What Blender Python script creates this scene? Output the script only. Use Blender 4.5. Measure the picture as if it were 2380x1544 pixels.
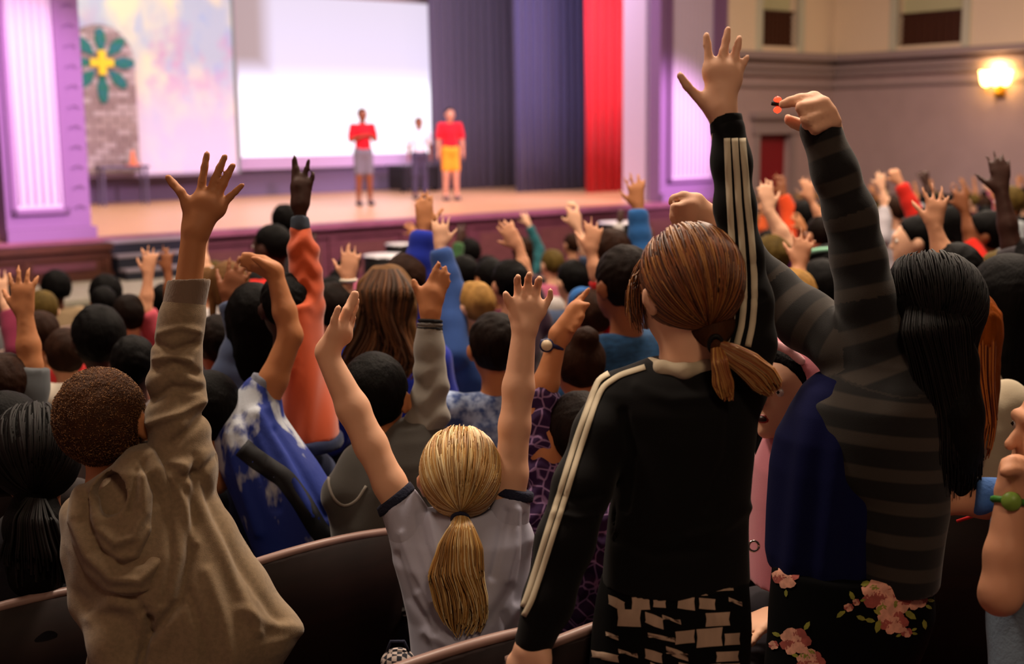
import bpy, math, random, numpy as np
from mathutils import Vector, Matrix
from mathutils.bvhtree import BVHTree
random.seed(7); rng = np.random.default_rng(7)
sc = bpy.context.scene
for o in list(bpy.data.objects): bpy.data.objects.remove(o)
COL = sc.collection

# ---------------------------------------------------------------- camera
F_PX, PITCH, ROLL = 3000.0, math.radians(9.0), 0.011
EYE = np.array([0.0, 0.0, 1.7])
_fw = np.array([0, math.cos(PITCH), -math.sin(PITCH)])
_up = np.array([0, math.sin(PITCH), math.cos(PITCH)])
_rt = np.array([1.0, 0, 0])
CR = _rt*math.cos(ROLL) - _up*math.sin(ROLL)
CU = _up*math.cos(ROLL) + _rt*math.sin(ROLL)
cam_d = bpy.data.cameras.new('camera'); cam = bpy.data.objects.new('camera', cam_d); COL.objects.link(cam)
cam_d.sensor_width = 36; cam_d.lens = F_PX/2380*36
cam_d.clip_start = 0.05; cam_d.clip_end = 200
cam.matrix_world = Matrix(((CR[0], CU[0], -_fw[0], EYE[0]), (CR[1], CU[1], -_fw[1], EYE[1]), (CR[2], CU[2], -_fw[2], EYE[2]), (0, 0, 0, 1)))
cam_d.dof.use_dof = True; cam_d.dof.focus_distance = 2.62; cam_d.dof.aperture_fstop = 3.0
sc.camera = cam

# ---------------------------------------------------------------- colour management, world
sc.view_settings.view_transform = 'Standard'; sc.view_settings.look = 'None'
sc.view_settings.exposure = 0.0; sc.view_settings.gamma = 1.0; sc.view_settings.use_curve_mapping = False
sc.cycles.use_denoising = True
sc.cycles.max_bounces = 5; sc.cycles.diffuse_bounces = 3; sc.cycles.glossy_bounces = 2
sc.cycles.sample_clamp_indirect = 3.0
wld = bpy.data.worlds.new('world'); sc.world = wld; wld.use_nodes = True
wld.node_tree.nodes['Background'].inputs[0].default_value = (1.0, 0.8, 0.65, 1)
wld.node_tree.nodes['Background'].inputs[1].default_value = 0.02

# ---------------------------------------------------------------- pixel rays and the hall's frame
def ray(x, y): return _fw + CR*((x-1190)/F_PX) - CU*((y-772)/F_PX)
def W(x, y, d): return EYE + ray(x, y)*d
HU = np.array([0.7812, 0.6243, 0]); HN = np.array([-0.6243, 0.7812, 0]); HO = np.array([-5.58, 17.2, 0])
HROT = math.atan2(HU[1], HU[0])
STZ = 0.31
def toH(p): q = np.asarray(p)-HO; return np.array([q@HU, q@HN, p[2]])
def G(x, y, z): v = ray(x, y); return toH(EYE+v*((z-EYE[2])/v[2]))           # a, b of a point on height z
def PB(x, y, b):                                                              # a, z of a point on the plane b
    v = ray(x, y); k = (HO@HN+b-EYE@HN)/(v@HN); q = toH(EYE+v*k); return q[0], q[2]
def PA(x, y, a):
    v = ray(x, y); k = (HO@HU+a-EYE@HU)/(v@HU); q = toH(EYE+v*k); return q[1], q[2]
def Hw(a, b, z): p = HO+HU*a+HN*b; return (p[0], p[1], z)

# ---------------------------------------------------------------- lights
def light(name, kind, loc, target, energy, color, **kw):
    l = bpy.data.lights.new(name, kind); l.energy = energy; l.color = color
    for k, v in kw.items(): setattr(l, k, v)
    o = bpy.data.objects.new(name, l); COL.objects.link(o); o.location = loc
    if target is not None: o.rotation_euler = (Vector(target)-Vector(loc)).to_track_quat('-Z', 'Y').to_euler()
    return o
WARM = (1.0, 0.80, 0.62)
# house lights under the ceiling
for (x, y, e) in ((-3.0, 4.5, 360), (1.6, 5.0, 480), (-4.5, 11, 300), (2.0, 11, 440), (6.2, 16, 620), (0, 16.5, 240), (5.0, 7.5, 260)):
    light('house_light', 'AREA', (x, y, 7.2), (x, y, 0), e, WARM, shape='DISK', size=1.6)
light('house_light', 'AREA', (1.2, -1.5, 5.6), (0.2, 3.5, 0.8), 68, (1.0, 0.72, 0.48), shape='DISK', size=1.4)
# stage wash: lilac on the sides of the opening and the stage edge
LIL = (0.80, 0.42, 1.0)
def spot(name, loc, tgt, e, color, deg, blend=0.5, r=0.15): return light(name, 'SPOT', loc, tgt, e, color, spot_size=math.radians(deg), spot_blend=blend, shadow_soft_size=r)
spot('stage_spot_left', Hw(-1.5, -6.5, 3.4), Hw(-1.0, 0, 1.7), 3600, (1.0, 0.60, 0.98), 36, .7)
spot('stage_spot_right', Hw(11.0, -6.5, 3.4), Hw(10.8, 0, 1.3), 4200, (1.0, 0.60, 1.0), 30, .8)
spot('stage_spot_middle', Hw(4.8, -7.5, 5.5), Hw(5.0, 2.0, 0.4), 4000, (1.0, 0.55, 0.86), 62, .6)
light('added_curtain_fill', 'AREA', Hw(8.0, 1.6, 6.2), Hw(9.8, 6.0, 1.4), 260, (0.88, 0.76, 1.0), shape='RECTANGLE', size=3, size_y=.6)  # fill lamp added to brighten the charcoal and indigo curtains
light('added_red_curtain_fill', 'AREA', Hw(11.6, 1.3, 4.6), Hw(12.7, 3.6, 1.5), 170, (1.0, 0.62, 0.72), shape='RECTANGLE', size=1.4, size_y=.4)  # extra fill added close to the red curtain, where other light barely reaches
light('stage_border_light', 'AREA', Hw(4.5, 3.2, 6.6), Hw(4.5, 4.2, 0), 330, (0.95, 0.75, 1.0), shape='RECTANGLE', size=9, size_y=.5)
light('stage_backdrop_light', 'AREA', Hw(1.0, 5.0, 6.4), Hw(0.6, 8, 2.2), 190, (1.0, 0.95, 0.85), shape='RECTANGLE', size=5, size_y=.4)
spot('stage_floor_light', Hw(1.6, 5.9, 0.5), Hw(1.4, 8, 1.5), 260, (0.75, 0.6, 1.0), 90, .8)

# ---------------------------------------------------------------- materials
def lin(h):
    if not isinstance(h, str): return tuple(h)[:3]
    h = h.lstrip('#'); c = [int(h[i:i+2], 16)/255 for i in (0, 2, 4)]
    return tuple(x/12.92 if x <= .04045 else ((x+.055)/1.055)**2.4 for x in c)
_mats = {}
def mat(name, color, rough=.75, bump=0.0, bscale=60, stretch=(1, 1, 1), var=0.0, vscale=6, metal=0, emit=None, estr=1, spec=.35, sss=0, sheen=0, color2=None, coord='Object'):
    if name in _mats: return _mats[name]
    m = bpy.data.materials.new(name); m.use_nodes = True; nt = m.node_tree; b = nt.nodes['Principled BSDF']; _mats[name] = m
    c = lin(color); b.inputs['Base Color'].default_value = (*c, 1); b.inputs['Roughness'].default_value = rough
    b.inputs['Metallic'].default_value = metal; b.inputs['Specular IOR Level'].default_value = spec
    if sheen: b.inputs['Sheen Weight'].default_value = sheen; b.inputs['Sheen Roughness'].default_value = .5
    if sss:
        b.inputs['Subsurface Weight'].default_value = sss; b.inputs['Subsurface Radius'].default_value = (1, .3, .15); b.inputs['Subsurface Scale'].default_value = .012
    if emit is not None:
        b.inputs['Emission Color'].default_value = (*lin(emit), 1); b.inputs['Emission Strength'].default_value = estr
    if bump or var:
        tc = nt.nodes.new('ShaderNodeTexCoord'); mp = nt.nodes.new('ShaderNodeMapping'); mp.inputs['Scale'].default_value = stretch
        nt.links.new(tc.outputs[coord], mp.inputs[0])
        if bump:
            n = nt.nodes.new('ShaderNodeTexNoise'); n.inputs['Scale'].default_value = bscale; n.inputs['Detail'].default_value = 3
            nt.links.new(mp.outputs[0], n.inputs[0]); bp = nt.nodes.new('ShaderNodeBump'); bp.inputs['Strength'].default_value = bump; bp.inputs['Distance'].default_value = .01
            nt.links.new(n.outputs[0], bp.inputs['Height']); nt.links.new(bp.outputs[0], b.inputs['Normal'])
        if var:
            n2 = nt.nodes.new('ShaderNodeTexNoise'); n2.inputs['Scale'].default_value = vscale; n2.inputs['Detail'].default_value = 4
            nt.links.new(mp.outputs[0], n2.inputs[0]); mx = nt.nodes.new('ShaderNodeMix'); mx.data_type = 'RGBA'
            c2 = lin(color2) if color2 else tuple(x*(1-var) for x in c)
            mx.inputs[6].default_value = (*c, 1); mx.inputs[7].default_value = (*c2, 1)
            rp = nt.nodes.new('ShaderNodeValToRGB'); rp.color_ramp.elements[0].position = .38; rp.color_ramp.elements[1].position = .62
            nt.links.new(n2.outputs[0], rp.inputs[0]); nt.links.new(rp.outputs[0], mx.inputs[0]); nt.links.new(mx.outputs[2], b.inputs['Base Color'])
    return m
def bands(name, c1, c2, width, attr='band', duty=.4, soft=.04, rough=.9, bump=.3):
    """two-colour stripes that follow a stored length along the garment"""
    m = mat(name, c1, rough, bump=bump*.35, bscale=600, sheen=.15); nt = m.node_tree; b = nt.nodes['Principled BSDF']
    a = nt.nodes.new('ShaderNodeAttribute'); a.attribute_name = attr
    d = nt.nodes.new('ShaderNodeMath'); d.operation = 'DIVIDE'; d.inputs[1].default_value = width; nt.links.new(a.outputs['Fac'], d.inputs[0])
    fr = nt.nodes.new('ShaderNodeMath'); fr.operation = 'FRACT'; nt.links.new(d.outputs[0], fr.inputs[0])
    r = nt.nodes.new('ShaderNodeValToRGB'); cr = r.color_ramp; e = cr.elements
    e[0].position = 0; e[0].color = (0, 0, 0, 1); e[1].position = 1; e[1].color = (0, 0, 0, 1)
    for p, v in ((.5-duty/2-soft, 0), (.5-duty/2+soft, 1), (.5+duty/2-soft, 1), (.5+duty/2+soft, 0)):
        q = e.new(p); q.color = (v, v, v, 1)
    nt.links.new(fr.outputs[0], r.inputs[0]); mx = nt.nodes.new('ShaderNodeMix'); mx.data_type = 'RGBA'
    mx.inputs[6].default_value = (*lin(c1), 1); mx.inputs[7].default_value = (*lin(c2), 1)
    nt.links.new(r.outputs[0], mx.inputs[0]); nt.links.new(mx.outputs[2], b.inputs['Base Color']); return m

# ---------------------------------------------------------------- objects
def tag(o, label=None, cat=None, group=None, kind=None):
    if label: o['label'] = label
    if cat: o['category'] = cat
    if group: o['group'] = group
    if kind: o['kind'] = kind
    return o
def empty(name, loc=(0, 0, 0), rz=0.0, **k):
    o = bpy.data.objects.new(name, None); COL.objects.link(o); o.location = loc; o.rotation_euler.z = rz; o.empty_display_size = .1
    return tag(o, **k)
def obj_from(name, verts, faces, m, parent=None, smooth=False, loc=None, rz=0.0):
    me = bpy.data.meshes.new(name); me.from_pydata([tuple(v) for v in verts], [], faces)
    if m is not None: me.materials.append(m)
    if smooth: me.shade_smooth()
    o = bpy.data.objects.new(name, me); COL.objects.link(o)
    if parent is not None: o.parent = parent
    if loc is not None: o.location = loc
    o.rotation_euler.z = rz
    return o
class MB:
    """collects simple shapes into one mesh"""
    def __init__(s): s.v = []; s.f = []
    def add(s, v, f): n = len(s.v); s.v += [tuple(x) for x in v]; s.f += [tuple(i+n for i in q) for q in f]; return s
    def box(s, x0, x1, y0, y1, z0, z1, bev=0):
        if bev:
            import bmesh
            bm = bmesh.new(); bmesh.ops.create_cube(bm, size=1)
            for v in bm.verts: v.co = Vector(((x0+x1)/2+v.co.x*(x1-x0), (y0+y1)/2+v.co.y*(y1-y0), (z0+z1)/2+v.co.z*(z1-z0)))
            bmesh.ops.bevel(bm, geom=list(bm.edges), offset=bev, segments=2, affect='EDGES')
            bm.verts.index_update(); s.add([v.co for v in bm.verts], [[v.index for v in f.verts] for f in bm.faces]); bm.free(); return s
        v = [(x, y, z) for z in (z0, z1) for y in (y0, y1) for x in (x0, x1)]
        return s.add(v, [(0, 2, 3, 1), (4, 5, 7, 6), (0, 1, 5, 4), (2, 6, 7, 3), (0, 4, 6, 2), (1, 3, 7, 5)])
    def lathe(s, prof, c=(0, 0, 0), n=20):
        v = [(c[0]+r*math.cos(2*math.pi*i/n), c[1]+r*math.sin(2*math.pi*i/n), c[2]+z) for r, z in prof for i in range(n)]
        f = [(j*n+i, j*n+(i+1) % n, (j+1)*n+(i+1) % n, (j+1)*n+i) for j in range(len(prof)-1) for i in range(n)]
        return s.add(v, f)
    def prism(s, poly, z0, z1):                      # polygon in x, y
        n = len(poly); v = [(x, y, z0) for x, y in poly]+[(x, y, z1) for x, y in poly]
        return s.add(v, [tuple(range(n))[::-1], tuple(range(n, 2*n))]+[(i, (i+1) % n, n+(i+1) % n, n+i) for i in range(n)])
    def tube(s, pts, rads, n=8, cap=True):
        pts = [np.asarray(p, float) for p in pts]
        if not hasattr(rads, '__len__'): rads = [rads]*len(pts)
        v = []; ref = None
        for i, p in enumerate(pts):
            t = pts[min(i+1, len(pts)-1)]-pts[max(i-1, 0)]; t = t/(np.linalg.norm(t)+1e-9)
            if ref is None:
                ref = np.cross(t, (0, 0, 1.0)) if abs(t[2]) < .9 else np.cross(t, (1.0, 0, 0))
            ref = ref-t*(ref@t); ref = ref/(np.linalg.norm(ref)+1e-9); b = np.cross(t, ref)
            for k in range(n):
                a = 2*math.pi*k/n; v.append(p+(ref*math.cos(a)+b*math.sin(a))*rads[i])
        f = [(j*n+i, j*n+(i+1) % n, (j+1)*n+(i+1) % n, (j+1)*n+i) for j in range(len(pts)-1) for i in range(n)]
        if cap: f += [tuple(range(n))[::-1], tuple(range((len(pts)-1)*n, len(pts)*n))]
        return s.add(v, f)
    def build(s, name, m, parent=None, smooth=False, loc=None, rz=0.0): return obj_from(name, s.v, s.f, m, parent, smooth, loc, rz)
HL = (HO[0], HO[1], 0)
def hb(s, name, m, parent=None, smooth=False):        # mesh written in the hall's frame
    if parent is None: return s.build(name, m, None, smooth, HL, HROT)
    return s.build(name, m, parent, smooth)
def copy_tree(o, parent=None):
    c = o.copy(); COL.objects.link(c); c.parent = parent
    for ch in list(o.children): copy_tree(ch, c)
    return c
def struct(o): o['kind'] = 'structure'; return o
# ================================================================ the hall
M_wall = mat('mauve_plaster', '#b89c9c', .9, bump=.05, bscale=40, var=.06, vscale=2)
M_wall2 = mat('cream_plaster', '#f0d6ba', .9, bump=.05, bscale=40)
M_trim = mat('mauve_moulding', '#a08a8a', .8)
M_white = mat('pale_trim', '#cfc9b4', .8)
M_pil = mat('lilac_pilaster', '#cdb8cf', .8, bump=.05, bscale=30)
M_pild = mat('violet_moulding', '#85608c', .8, bump=.25, bscale=14)
M_ceil = mat('ceiling_plaster', '#b7aa98', .95)
M_floor = mat('dark_carpet', '#2a1a18', .95, bump=.3, bscale=120)
M_wood = mat('stage_maple', '#d8a878', .36, var=.12, vscale=3, stretch=(1, 12, 1))
M_riser = mat('stained_oak', '#5c3238', .5, var=.25, vscale=4, stretch=(1, 1, 10))
M_oak = mat('dark_oak', '#4a2412', .5, var=.3, vscale=5, stretch=(1, 1, 8))
M_black = mat('black_paint', '#141214', .6)
M_dark = mat('dark_stage_wall', '#4d4654', .9)
FLB = -0.72
def fz(b): return max(-0.7, min(0.0, -0.0474*(b+16.9)))    # sloping audience floor, b in the hall's frame
def fzw(p): return fz(toH(np.array([p[0], p[1], 0]))[1])
# floor
m = MB(); m.add([(-14, -26, 0), (17, -26, 0), (17, -16.9, 0), (-14, -16.9, 0), (17, -2.1, -.7), (-14, -2.1, -.7), (17, 0.5, -.7), (-14, .5, -.7)], [(0, 1, 2, 3), (3, 2, 4, 5), (5, 4, 6, 7)])
struct(hb(m, 'floor', M_floor))
# stage opening: left edge, right edge
aL, _ = PB(215, 545, 0); aR, _ = PB(1535, 440, 0); aP1, _ = PB(1690, 300, 0); aW, _ = PB(1935, 300, 0)
print('openings', aL, aR, aP1, aW)
aPL = PB(36, 540, 0)[0]-.1
SW_L, SW_R = -12.0, aW
m = MB(); m.box(SW_L-1, SW_R+1, -.05, 9.2, STZ-.1, STZ); sf = struct(hb(m, 'floor_stage', M_wood))
# side walls, right: lower wall with cornice, upper cream wall with openings
zc0, zc1, zc2 = PB(1935, 205, 0)[1], PB(1935, 165, 0)[1], PB(1935, 128, 0)[1]   # cornice: bottom, middle, top
CEIL = 7.6
def wallbox(x0, x1, y0, y1, z0, z1, name, m_): return struct(hb(MB().box(x0, x1, y0, y1, z0, z1), name, m_))
# proscenium wall, right of the opening
dx0, dz1 = PB(1763, 312, 0); dx1, _ = PB(1838, 312, 0); DZ0 = -.7
wallbox(aP1, dx0, 0, .3, -1, zc2, 'wall_proscenium_right', M_wall)
wallbox(dx1, SW_R, 0, .3, -1, zc2, 'wall_proscenium_right', M_wall)
wallbox(dx0, dx1, 0, .3, dz1, zc2, 'wall_proscenium_right', M_wall)
# red door in its frame
d = empty('door_side', HL, HROT); struct(d)
m = MB(); m.box(dx0, dx1, .16, .2, DZ0, dz1); hb(m, 'door_leaf', mat('red_door_paint', '#8e1a22', .5), d)
for (p0, p1, q0, q1) in ((.12, .88, .08, .46), (.12, .88, .52, .94)):
    hb(MB().box(dx0+(dx1-dx0)*p0, dx0+(dx1-dx0)*p1, .145, .16, DZ0+(dz1-DZ0)*q0, DZ0+(dz1-DZ0)*q1, .01), 'door_panel', _mats['red_door_paint'], d)
hb(MB().box(dx0-.13, dx0, -.05, .02, DZ0, dz1), 'door_frame', M_trim, d); hb(MB().box(dx1, dx1+.13, -.05, .02, DZ0, dz1), 'door_frame', M_trim, d)
hb(MB().box(dx0-.2, dx1+.2, -.08, .02, dz1, dz1+.14).box(dx0-.28, dx1+.28, -.16, .02, dz1+.3, dz1+.42).box(dx0-.2, dx1+.2, -.05, .02, dz1+.14, dz1+.3), 'door_head', M_trim, d)
hb(MB().box(dx1-.16, dx1-.1, .1, .16, .25, .4), 'door_handle', mat('brass', '#b08a3a', .3, metal=1), d)
# upper wall above cornice with an opening holding a brown grille (proscenium side), then the side wall
def upper(axis, fixed, rng_, op, name):
    lo, hi = rng_; o0, o1, z0, z1 = op; z1 = min(z1, CEIL-.5)
    def bx(p0, p1, za, zb, t0=0, t1=.3, nm=name, mm=M_wall2):
        if axis == 'a': q = MB().box(p0, p1, fixed+t0, fixed+t1, za, zb)
        else: q = MB().box(fixed+t0, fixed+t1, p0, p1, za, zb)
        return struct(hb(q, nm, mm))
    bx(lo, o0, zc2, CEIL); bx(o1, hi, zc2, CEIL); bx(o0, o1, zc2, z0); bx(o0, o1, z1, CEIL)
    w_ = .16
    for (p0, p1) in ((o0-w_, o0), (o1, o1+w_)): bx(p0, p1, zc2, CEIL-.6, -.05, .06, 'trim_opening', M_white)
def grille(axis, fixed, o0, o1, z0, z1, name):
    e = struct(empty(name, HL, HROT))
    def bx(p0, p1, za, zb, t0, t1, nm, mm):
        q = MB().box(p0, p1, fixed+t0, fixed+t1, za, zb) if axis == 'a' else MB().box(fixed+t0, fixed+t1, p0, p1, za, zb)
        return hb(q, nm, mm, e)
    bx(o0, o1, z0, z1, .16, .18, 'grille_back', mat('grille_brown', '#4a2412', .6))
    n = 9
    for i in range(n): p = o0+(o1-o0)*(i+.5)/n; bx(p-.02, p+.02, z0, z1, .13, .16, 'grille_bar', _mats['grille_brown'])
    for i in range(6): z = z0+(z1-z0)*(i+.5)/6; bx(o0, o1, z-.02, z+.02, .12, .15, 'grille_bar', _mats['grille_brown'])
    for (p0, p1, za, zb) in ((o0, o1, z0, z0+.06), (o0, o1, z1-.06, z1)): bx(p0, p1, za, zb, .1, .16, 'grille_frame', M_oak)
    bx(o0, o1, z1, CEIL-.8, .2, .24, 'recess_back', mat('pale_green_plaster', '#c9c49c', .9))
g0, gz0 = PB(1768, 106, 0); g1, gz1 = PB(1855, 26, 0)
upper('a', 0, (aP1, SW_R), (g0, g1, gz0, CEIL-.6), 'wall_upper_proscenium'); grille('a', 0, g0, g1, gz0, gz1, 'window_grille_proscenium')
h1, hz0 = PA(2085, 108, SW_R); h0, hz1 = PA(2240, 18, SW_R)
upper('b', SW_R, (-22, .3), (h0, h1, hz0, CEIL-.6), 'wall_upper_right'); grille('b', SW_R, h0, h1, hz0, hz1, 'window_grille_right')
wallbox(SW_R, SW_R+.3, -26, .3, -1, zc2, 'wall_right', M_wall)
# cornice, stepped, on both walls
for (za, zb, pr) in ((zc0, zc0+.06, .06), (zc1-.12, zc1, .1), (zc1, zc1+.1, .16), (zc2-.14, zc2, .26)):
    struct(hb(MB().box(aP1, SW_R, -pr, 0, za, zb), 'trim_cornice', M_trim)); struct(hb(MB().box(SW_R-pr, SW_R, -26, 0, za, zb), 'trim_cornice', M_trim))
# other sides of the room
wallbox(SW_L-.3, SW_L, -26, .3, -1, CEIL, 'wall_left', M_wall); wallbox(SW_L-.3, SW_R+.3, -26.3, -26, -1, CEIL, 'wall_back', M_wall)
wallbox(SW_L-.3, SW_R+.3, -26.3, 9.6, CEIL, CEIL+.3, 'ceiling', M_ceil)
# stage walls
wallbox(SW_L-1, SW_R+1, 9.2, 9.5, STZ, CEIL, 'wall_stage_back', M_dark); wallbox(SW_L-1.3, SW_L-1, 0, 9.5, STZ, CEIL, 'wall_stage_left', M_dark); wallbox(SW_R+1, SW_R+1.3, .3, 9.5, STZ, CEIL, 'wall_stage_right', M_dark)
wallbox(aL, aR, 0, .35, 6.6, CEIL, 'wall_proscenium_top', M_wall)
wallbox(SW_L, aPL-.35, 0, .3, -1, CEIL, 'wall_proscenium_left', mat('plum_plaster', '#3c2e36', .9))
# pilasters beside the opening: a fluted panel in an ornate frame
def pilaster(a0, a1, f0, f1, name, b=0.0):
    e = struct(empty(name, HL, HROT)); z0 = STZ
    hb(MB().box(a0, a1, b+.02, b+.4, z0-.05, CEIL), 'pilaster_body', M_pild, e)
    pz = z0+.42
    n = max(6, int((f1-f0)/.11))
    hb(MB().box(f0, f1, b-.01, b+.02, pz, CEIL), 'pilaster_panel', M_pil, e)
    q = MB()
    for i in range(n): x = f0+(f1-f0)*(i+.5)/n; q.tube([(x, b-.005, pz+.05), (x, b-.005, CEIL)], .022, 6)
    tag(hb(q, 'fluting', M_pil, e, True), kind='stuff')
    for (p, s) in ((f0-.07, f0), (f1, f1+.07)): hb(MB().box(p, s, b-.06, b+.02, pz-.07, CEIL), 'panel_moulding', M_pild, e)
    hb(MB().box(f0-.07, f1+.07, b-.06, b+.02, pz-.07, pz), 'panel_moulding', M_pild, e)
    hb(MB().box(a0-.03, a1+.03, b-.1, b+.02, z0-.02, z0+.16), 'plinth', M_pild, e)
    return e
fl0, _ = PB(42, 540, 0); fl1, _ = PB(150, 530, 0); fr0, _ = PB(1557, 430, 0); fr1, _ = PB(1652, 430, 0)
e = pilaster(aPL, aL, fl0, fl1, 'trim_pilaster_left')
q = MB()
for k in range(26):                                        # carved beads down the inner margin
    z = STZ+.4+k*.26; x = (fl1+.07+aL)/2
    q.tube([(x-.08, -.0, z), (x, -.03, z+.05), (x+.08, 0, z)], [.006, .012, .006], 6)
tag(hb(q, 'carved_beads', M_pild, e, True), kind='stuff')
pilaster(aR, aP1, fr0, fr1, 'trim_pilaster_right')
# reveal of the opening
b_r = PA(1452, 440, aR+.02)
print('reveal', b_r)
struct(hb(MB().box(aR, aR+.3, .3, 1.0, STZ, CEIL), 'wall_reveal_right', M_pil)); struct(hb(MB().box(aL-.3, aL, .3, 1.0, STZ, CEIL), 'wall_reveal_left', M_pild))
# stage front: panelled oak riser, plank by plank, with rails and cap
e = struct(empty('wall_stage_front', HL, HROT))
hb(MB().box(SW_L, aP1+.2, -.02, .1, -1, STZ-.1), 'riser_back', M_riser, e)
hb(MB().box(SW_L, aP1+.22, -.14, .1, STZ-.09, STZ+.005, .01), 'stage_nosing', mat('oak_in_purple_light', '#8c5668', .4, var=.2, vscale=3), e)  # purple stage light on the nosing is put into the oak's colour
hb(MB().box(SW_L, aP1+.2, -.06, .02, STZ-.22, STZ-.16), 'rail', M_riser, e); hb(MB().box(SW_L, aP1+.2, -.06, .02, -.72, -.58), 'rail', M_riser, e)
k = SW_L
while k < aP1-.9:
    hb(MB().box(k, k+.14, -.05, .02, -.6, STZ-.2), 'stile', M_riser, e)
    hb(MB().box(k+.26, k+1.18, -.03, .02, -.5, STZ-.3, .012), 'front_panel', mat('riser_panel', '#603a34', .5, var=.25, vscale=4, stretch=(1, 1, 8)), e); k += 1.3
# oak front on the left, standing a little forward
a0 = SW_L+.8; a1, _ = PB(262, 640, -.5)
e = empty('oak_platform', HL, HROT, label='dark brown panelled oak stage extension at the left, below the pilaster', cat='platform')
hb(MB().box(a0, a1-.02, -.5, -.16, -.2, STZ-.04), 'body', M_oak, e)
for i, (z0, z1, p) in enumerate(((STZ-.12, STZ-.03, .07), (STZ-.22, STZ-.18, .03), (-.2, -.1, .05))): hb(MB().box(a0, a1, -.5-p, -.5, z0, z1), 'moulding', M_oak, e)
k = a1-.12
while k > a0:
    hb(MB().box(k, k+.1, -.53, -.5, -.12, STZ-.2), 'stile', M_oak, e); hb(MB().box(k-.92, k-.1, -.52, -.5, -.06, STZ-.27, .008), 'front_panel', M_riser, e); k -= 1.02
# pale low platform in front
q0 = G(380, 700, -.2); q1 = G(30, 712, -.2); print('plat', q0, q1, G(200, 640, -.2), G(380, 640, -.2))
e = empty('low_platform', HL, HROT, label='pale grey topped low black platform in front of the dark oak stage extension', cat='platform')
hb(MB().box(a1-5, a1+1.35, -2.35, -.17, -.26, -.2), 'platform_top', mat('pale_grey_top', '#a7a08e', .8, var=.1), e); hb(MB().box(a1-4.98, a1+1.33, -2.3, -.2, -.72, -.26), 'platform_front', M_black, e)
# dark steps with pale treads
s1, _ = PB(420, 640, -.5)
e = empty('stage_steps', HL, HROT, label='dark steps with pale tread edges leading up to the stage at the left', cat='steps')
for i in range(3):
    zt = STZ-.03-i*.17; b0 = -.42-i*.24
    hb(MB().box(a1+.03, a1+1.25, b0, -.16 if i == 0 else b0+.24, -.2, zt-.035), 'riser', mat('navy_black', '#191a28', .7), e)
    hb(MB().box(a1+.02, a1+1.26, b0-.02, -.16 if i == 0 else b0+.24, zt-.035, zt, .006), 'tread', mat('tread_grey', '#6e6a68' if i else '#8a8088', .6), e)

# ---------------------------------------------------------------- stage dressing
def cloth(a0, a1, b, z0, z1, name, m_, folds, amp, label, cat='curtain', seed=1, bslope=0.0):
    r = random.Random(seed); n = folds*8; v = []; ph = [r.uniform(.7, 1.3) for _ in range(folds+1)]
    for z in (z0, z0+(z1-z0)*.3, z0+(z1-z0)*.7, z1):
        for i in range(n+1):
            t = i/n; k = t*folds; w_ = ph[int(min(k, folds-1e-6))]
            v.append((a0+(a1-a0)*t+.02*math.sin(9*t+z), b+bslope*t+amp*w_*math.sin(2*math.pi*k)*(1-.2*(z-z0)/(z1-z0)), z))
    f = [(j*(n+1)+i, j*(n+1)+i+1, (j+1)*(n+1)+i+1, (j+1)*(n+1)+i) for j in range(3) for i in range(n)]
    o = obj_from(name, v, f, m_, None, True, HL, HROT); md = o.modifiers.new('thick', 'SOLIDIFY'); md.thickness = .015
    return tag(o, label, cat)
cz = 6.9
ca0, _ = PB(1030, 430, 7.2); ca1, _ = PB(1205, 430, 7.2)
cloth(ca0-.3, ca1+.6, 7.2, STZ, cz, 'back_curtain', mat('charcoal_velvet', '#5a5468', .9, sheen=.3), 14, .06, 'charcoal back curtain beside the projection screen', seed=3)
cb0, _ = PB(1200, 430, 5.0); cb1, _ = PB(1375, 430, 5.0)
cloth(cb0, cb1+.3, 5.0, STZ, cz, 'leg_curtain', mat('indigo_velvet', '#47466c', .9, sheen=.4), 12, .05, 'indigo pleated curtain between the charcoal curtain and the red one', seed=4)
cr0, _ = PB(1362, 430, 3.6); cr1, _ = PB(1456, 430, 3.6)
cloth(cr0, cr1+.5, 3.6, STZ, cz, 'red_curtain', mat('red_velvet', '#d01828', .75, sheen=.4), 7, .05, 'red pleated stage curtain at the right of the opening', seed=5)
# projection screen
sx0, sz0 = PB(560, 366, 8.0); sx1, _ = PB(1036, 358, 8.0); _, sz1 = PB(1030, 12, 8.0)
print('screen', sx0, sx1, sz0, sz1)
e = empty('projection_screen', HL, HROT, label='large glowing white projection screen hanging at the back of the stage', cat='screen')
ms = bpy.data.materials.new('projected_picture'); ms.use_nodes = True; nt = ms.node_tree; b_ = nt.nodes['Principled BSDF']
b_.inputs['Base Color'].default_value = (.04, .04, .04, 1); b_.inputs['Roughness'].default_value = .9
tc = nt.nodes.new('ShaderNodeTexCoord'); sp = nt.nodes.new('ShaderNodeSeparateXYZ'); nt.links.new(tc.outputs['Generated'], sp.inputs[0])
rp = nt.nodes.new('ShaderNodeValToRGB'); nt.links.new(sp.outputs[2], rp.inputs[0]); cr = rp.color_ramp.elements
cr[0].position = 0; cr[0].color = (1.6, 1.5, 1.7, 1); cr[1].position = 1; cr[1].color = (.80, .70, .86, 1)
for p, c in ((.42, (1.5, 1.45, 1.6, 1)), (.50, (1.05, .95, 1.2, 1)), (.58, (.88, .76, .98, 1))): q_ = cr.new(p); q_.color = c
rx = nt.nodes.new('ShaderNodeValToRGB'); nt.links.new(sp.outputs[0], rx.inputs[0]); rx.color_ramp.elements[0].position = .09; rx.color_ramp.elements[1].position = .17
ry = nt.nodes.new('ShaderNodeValToRGB'); nt.links.new(sp.outputs[2], ry.inputs[0]); ry.color_ramp.elements[0].position = .5; ry.color_ramp.elements[1].position = .62
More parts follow.
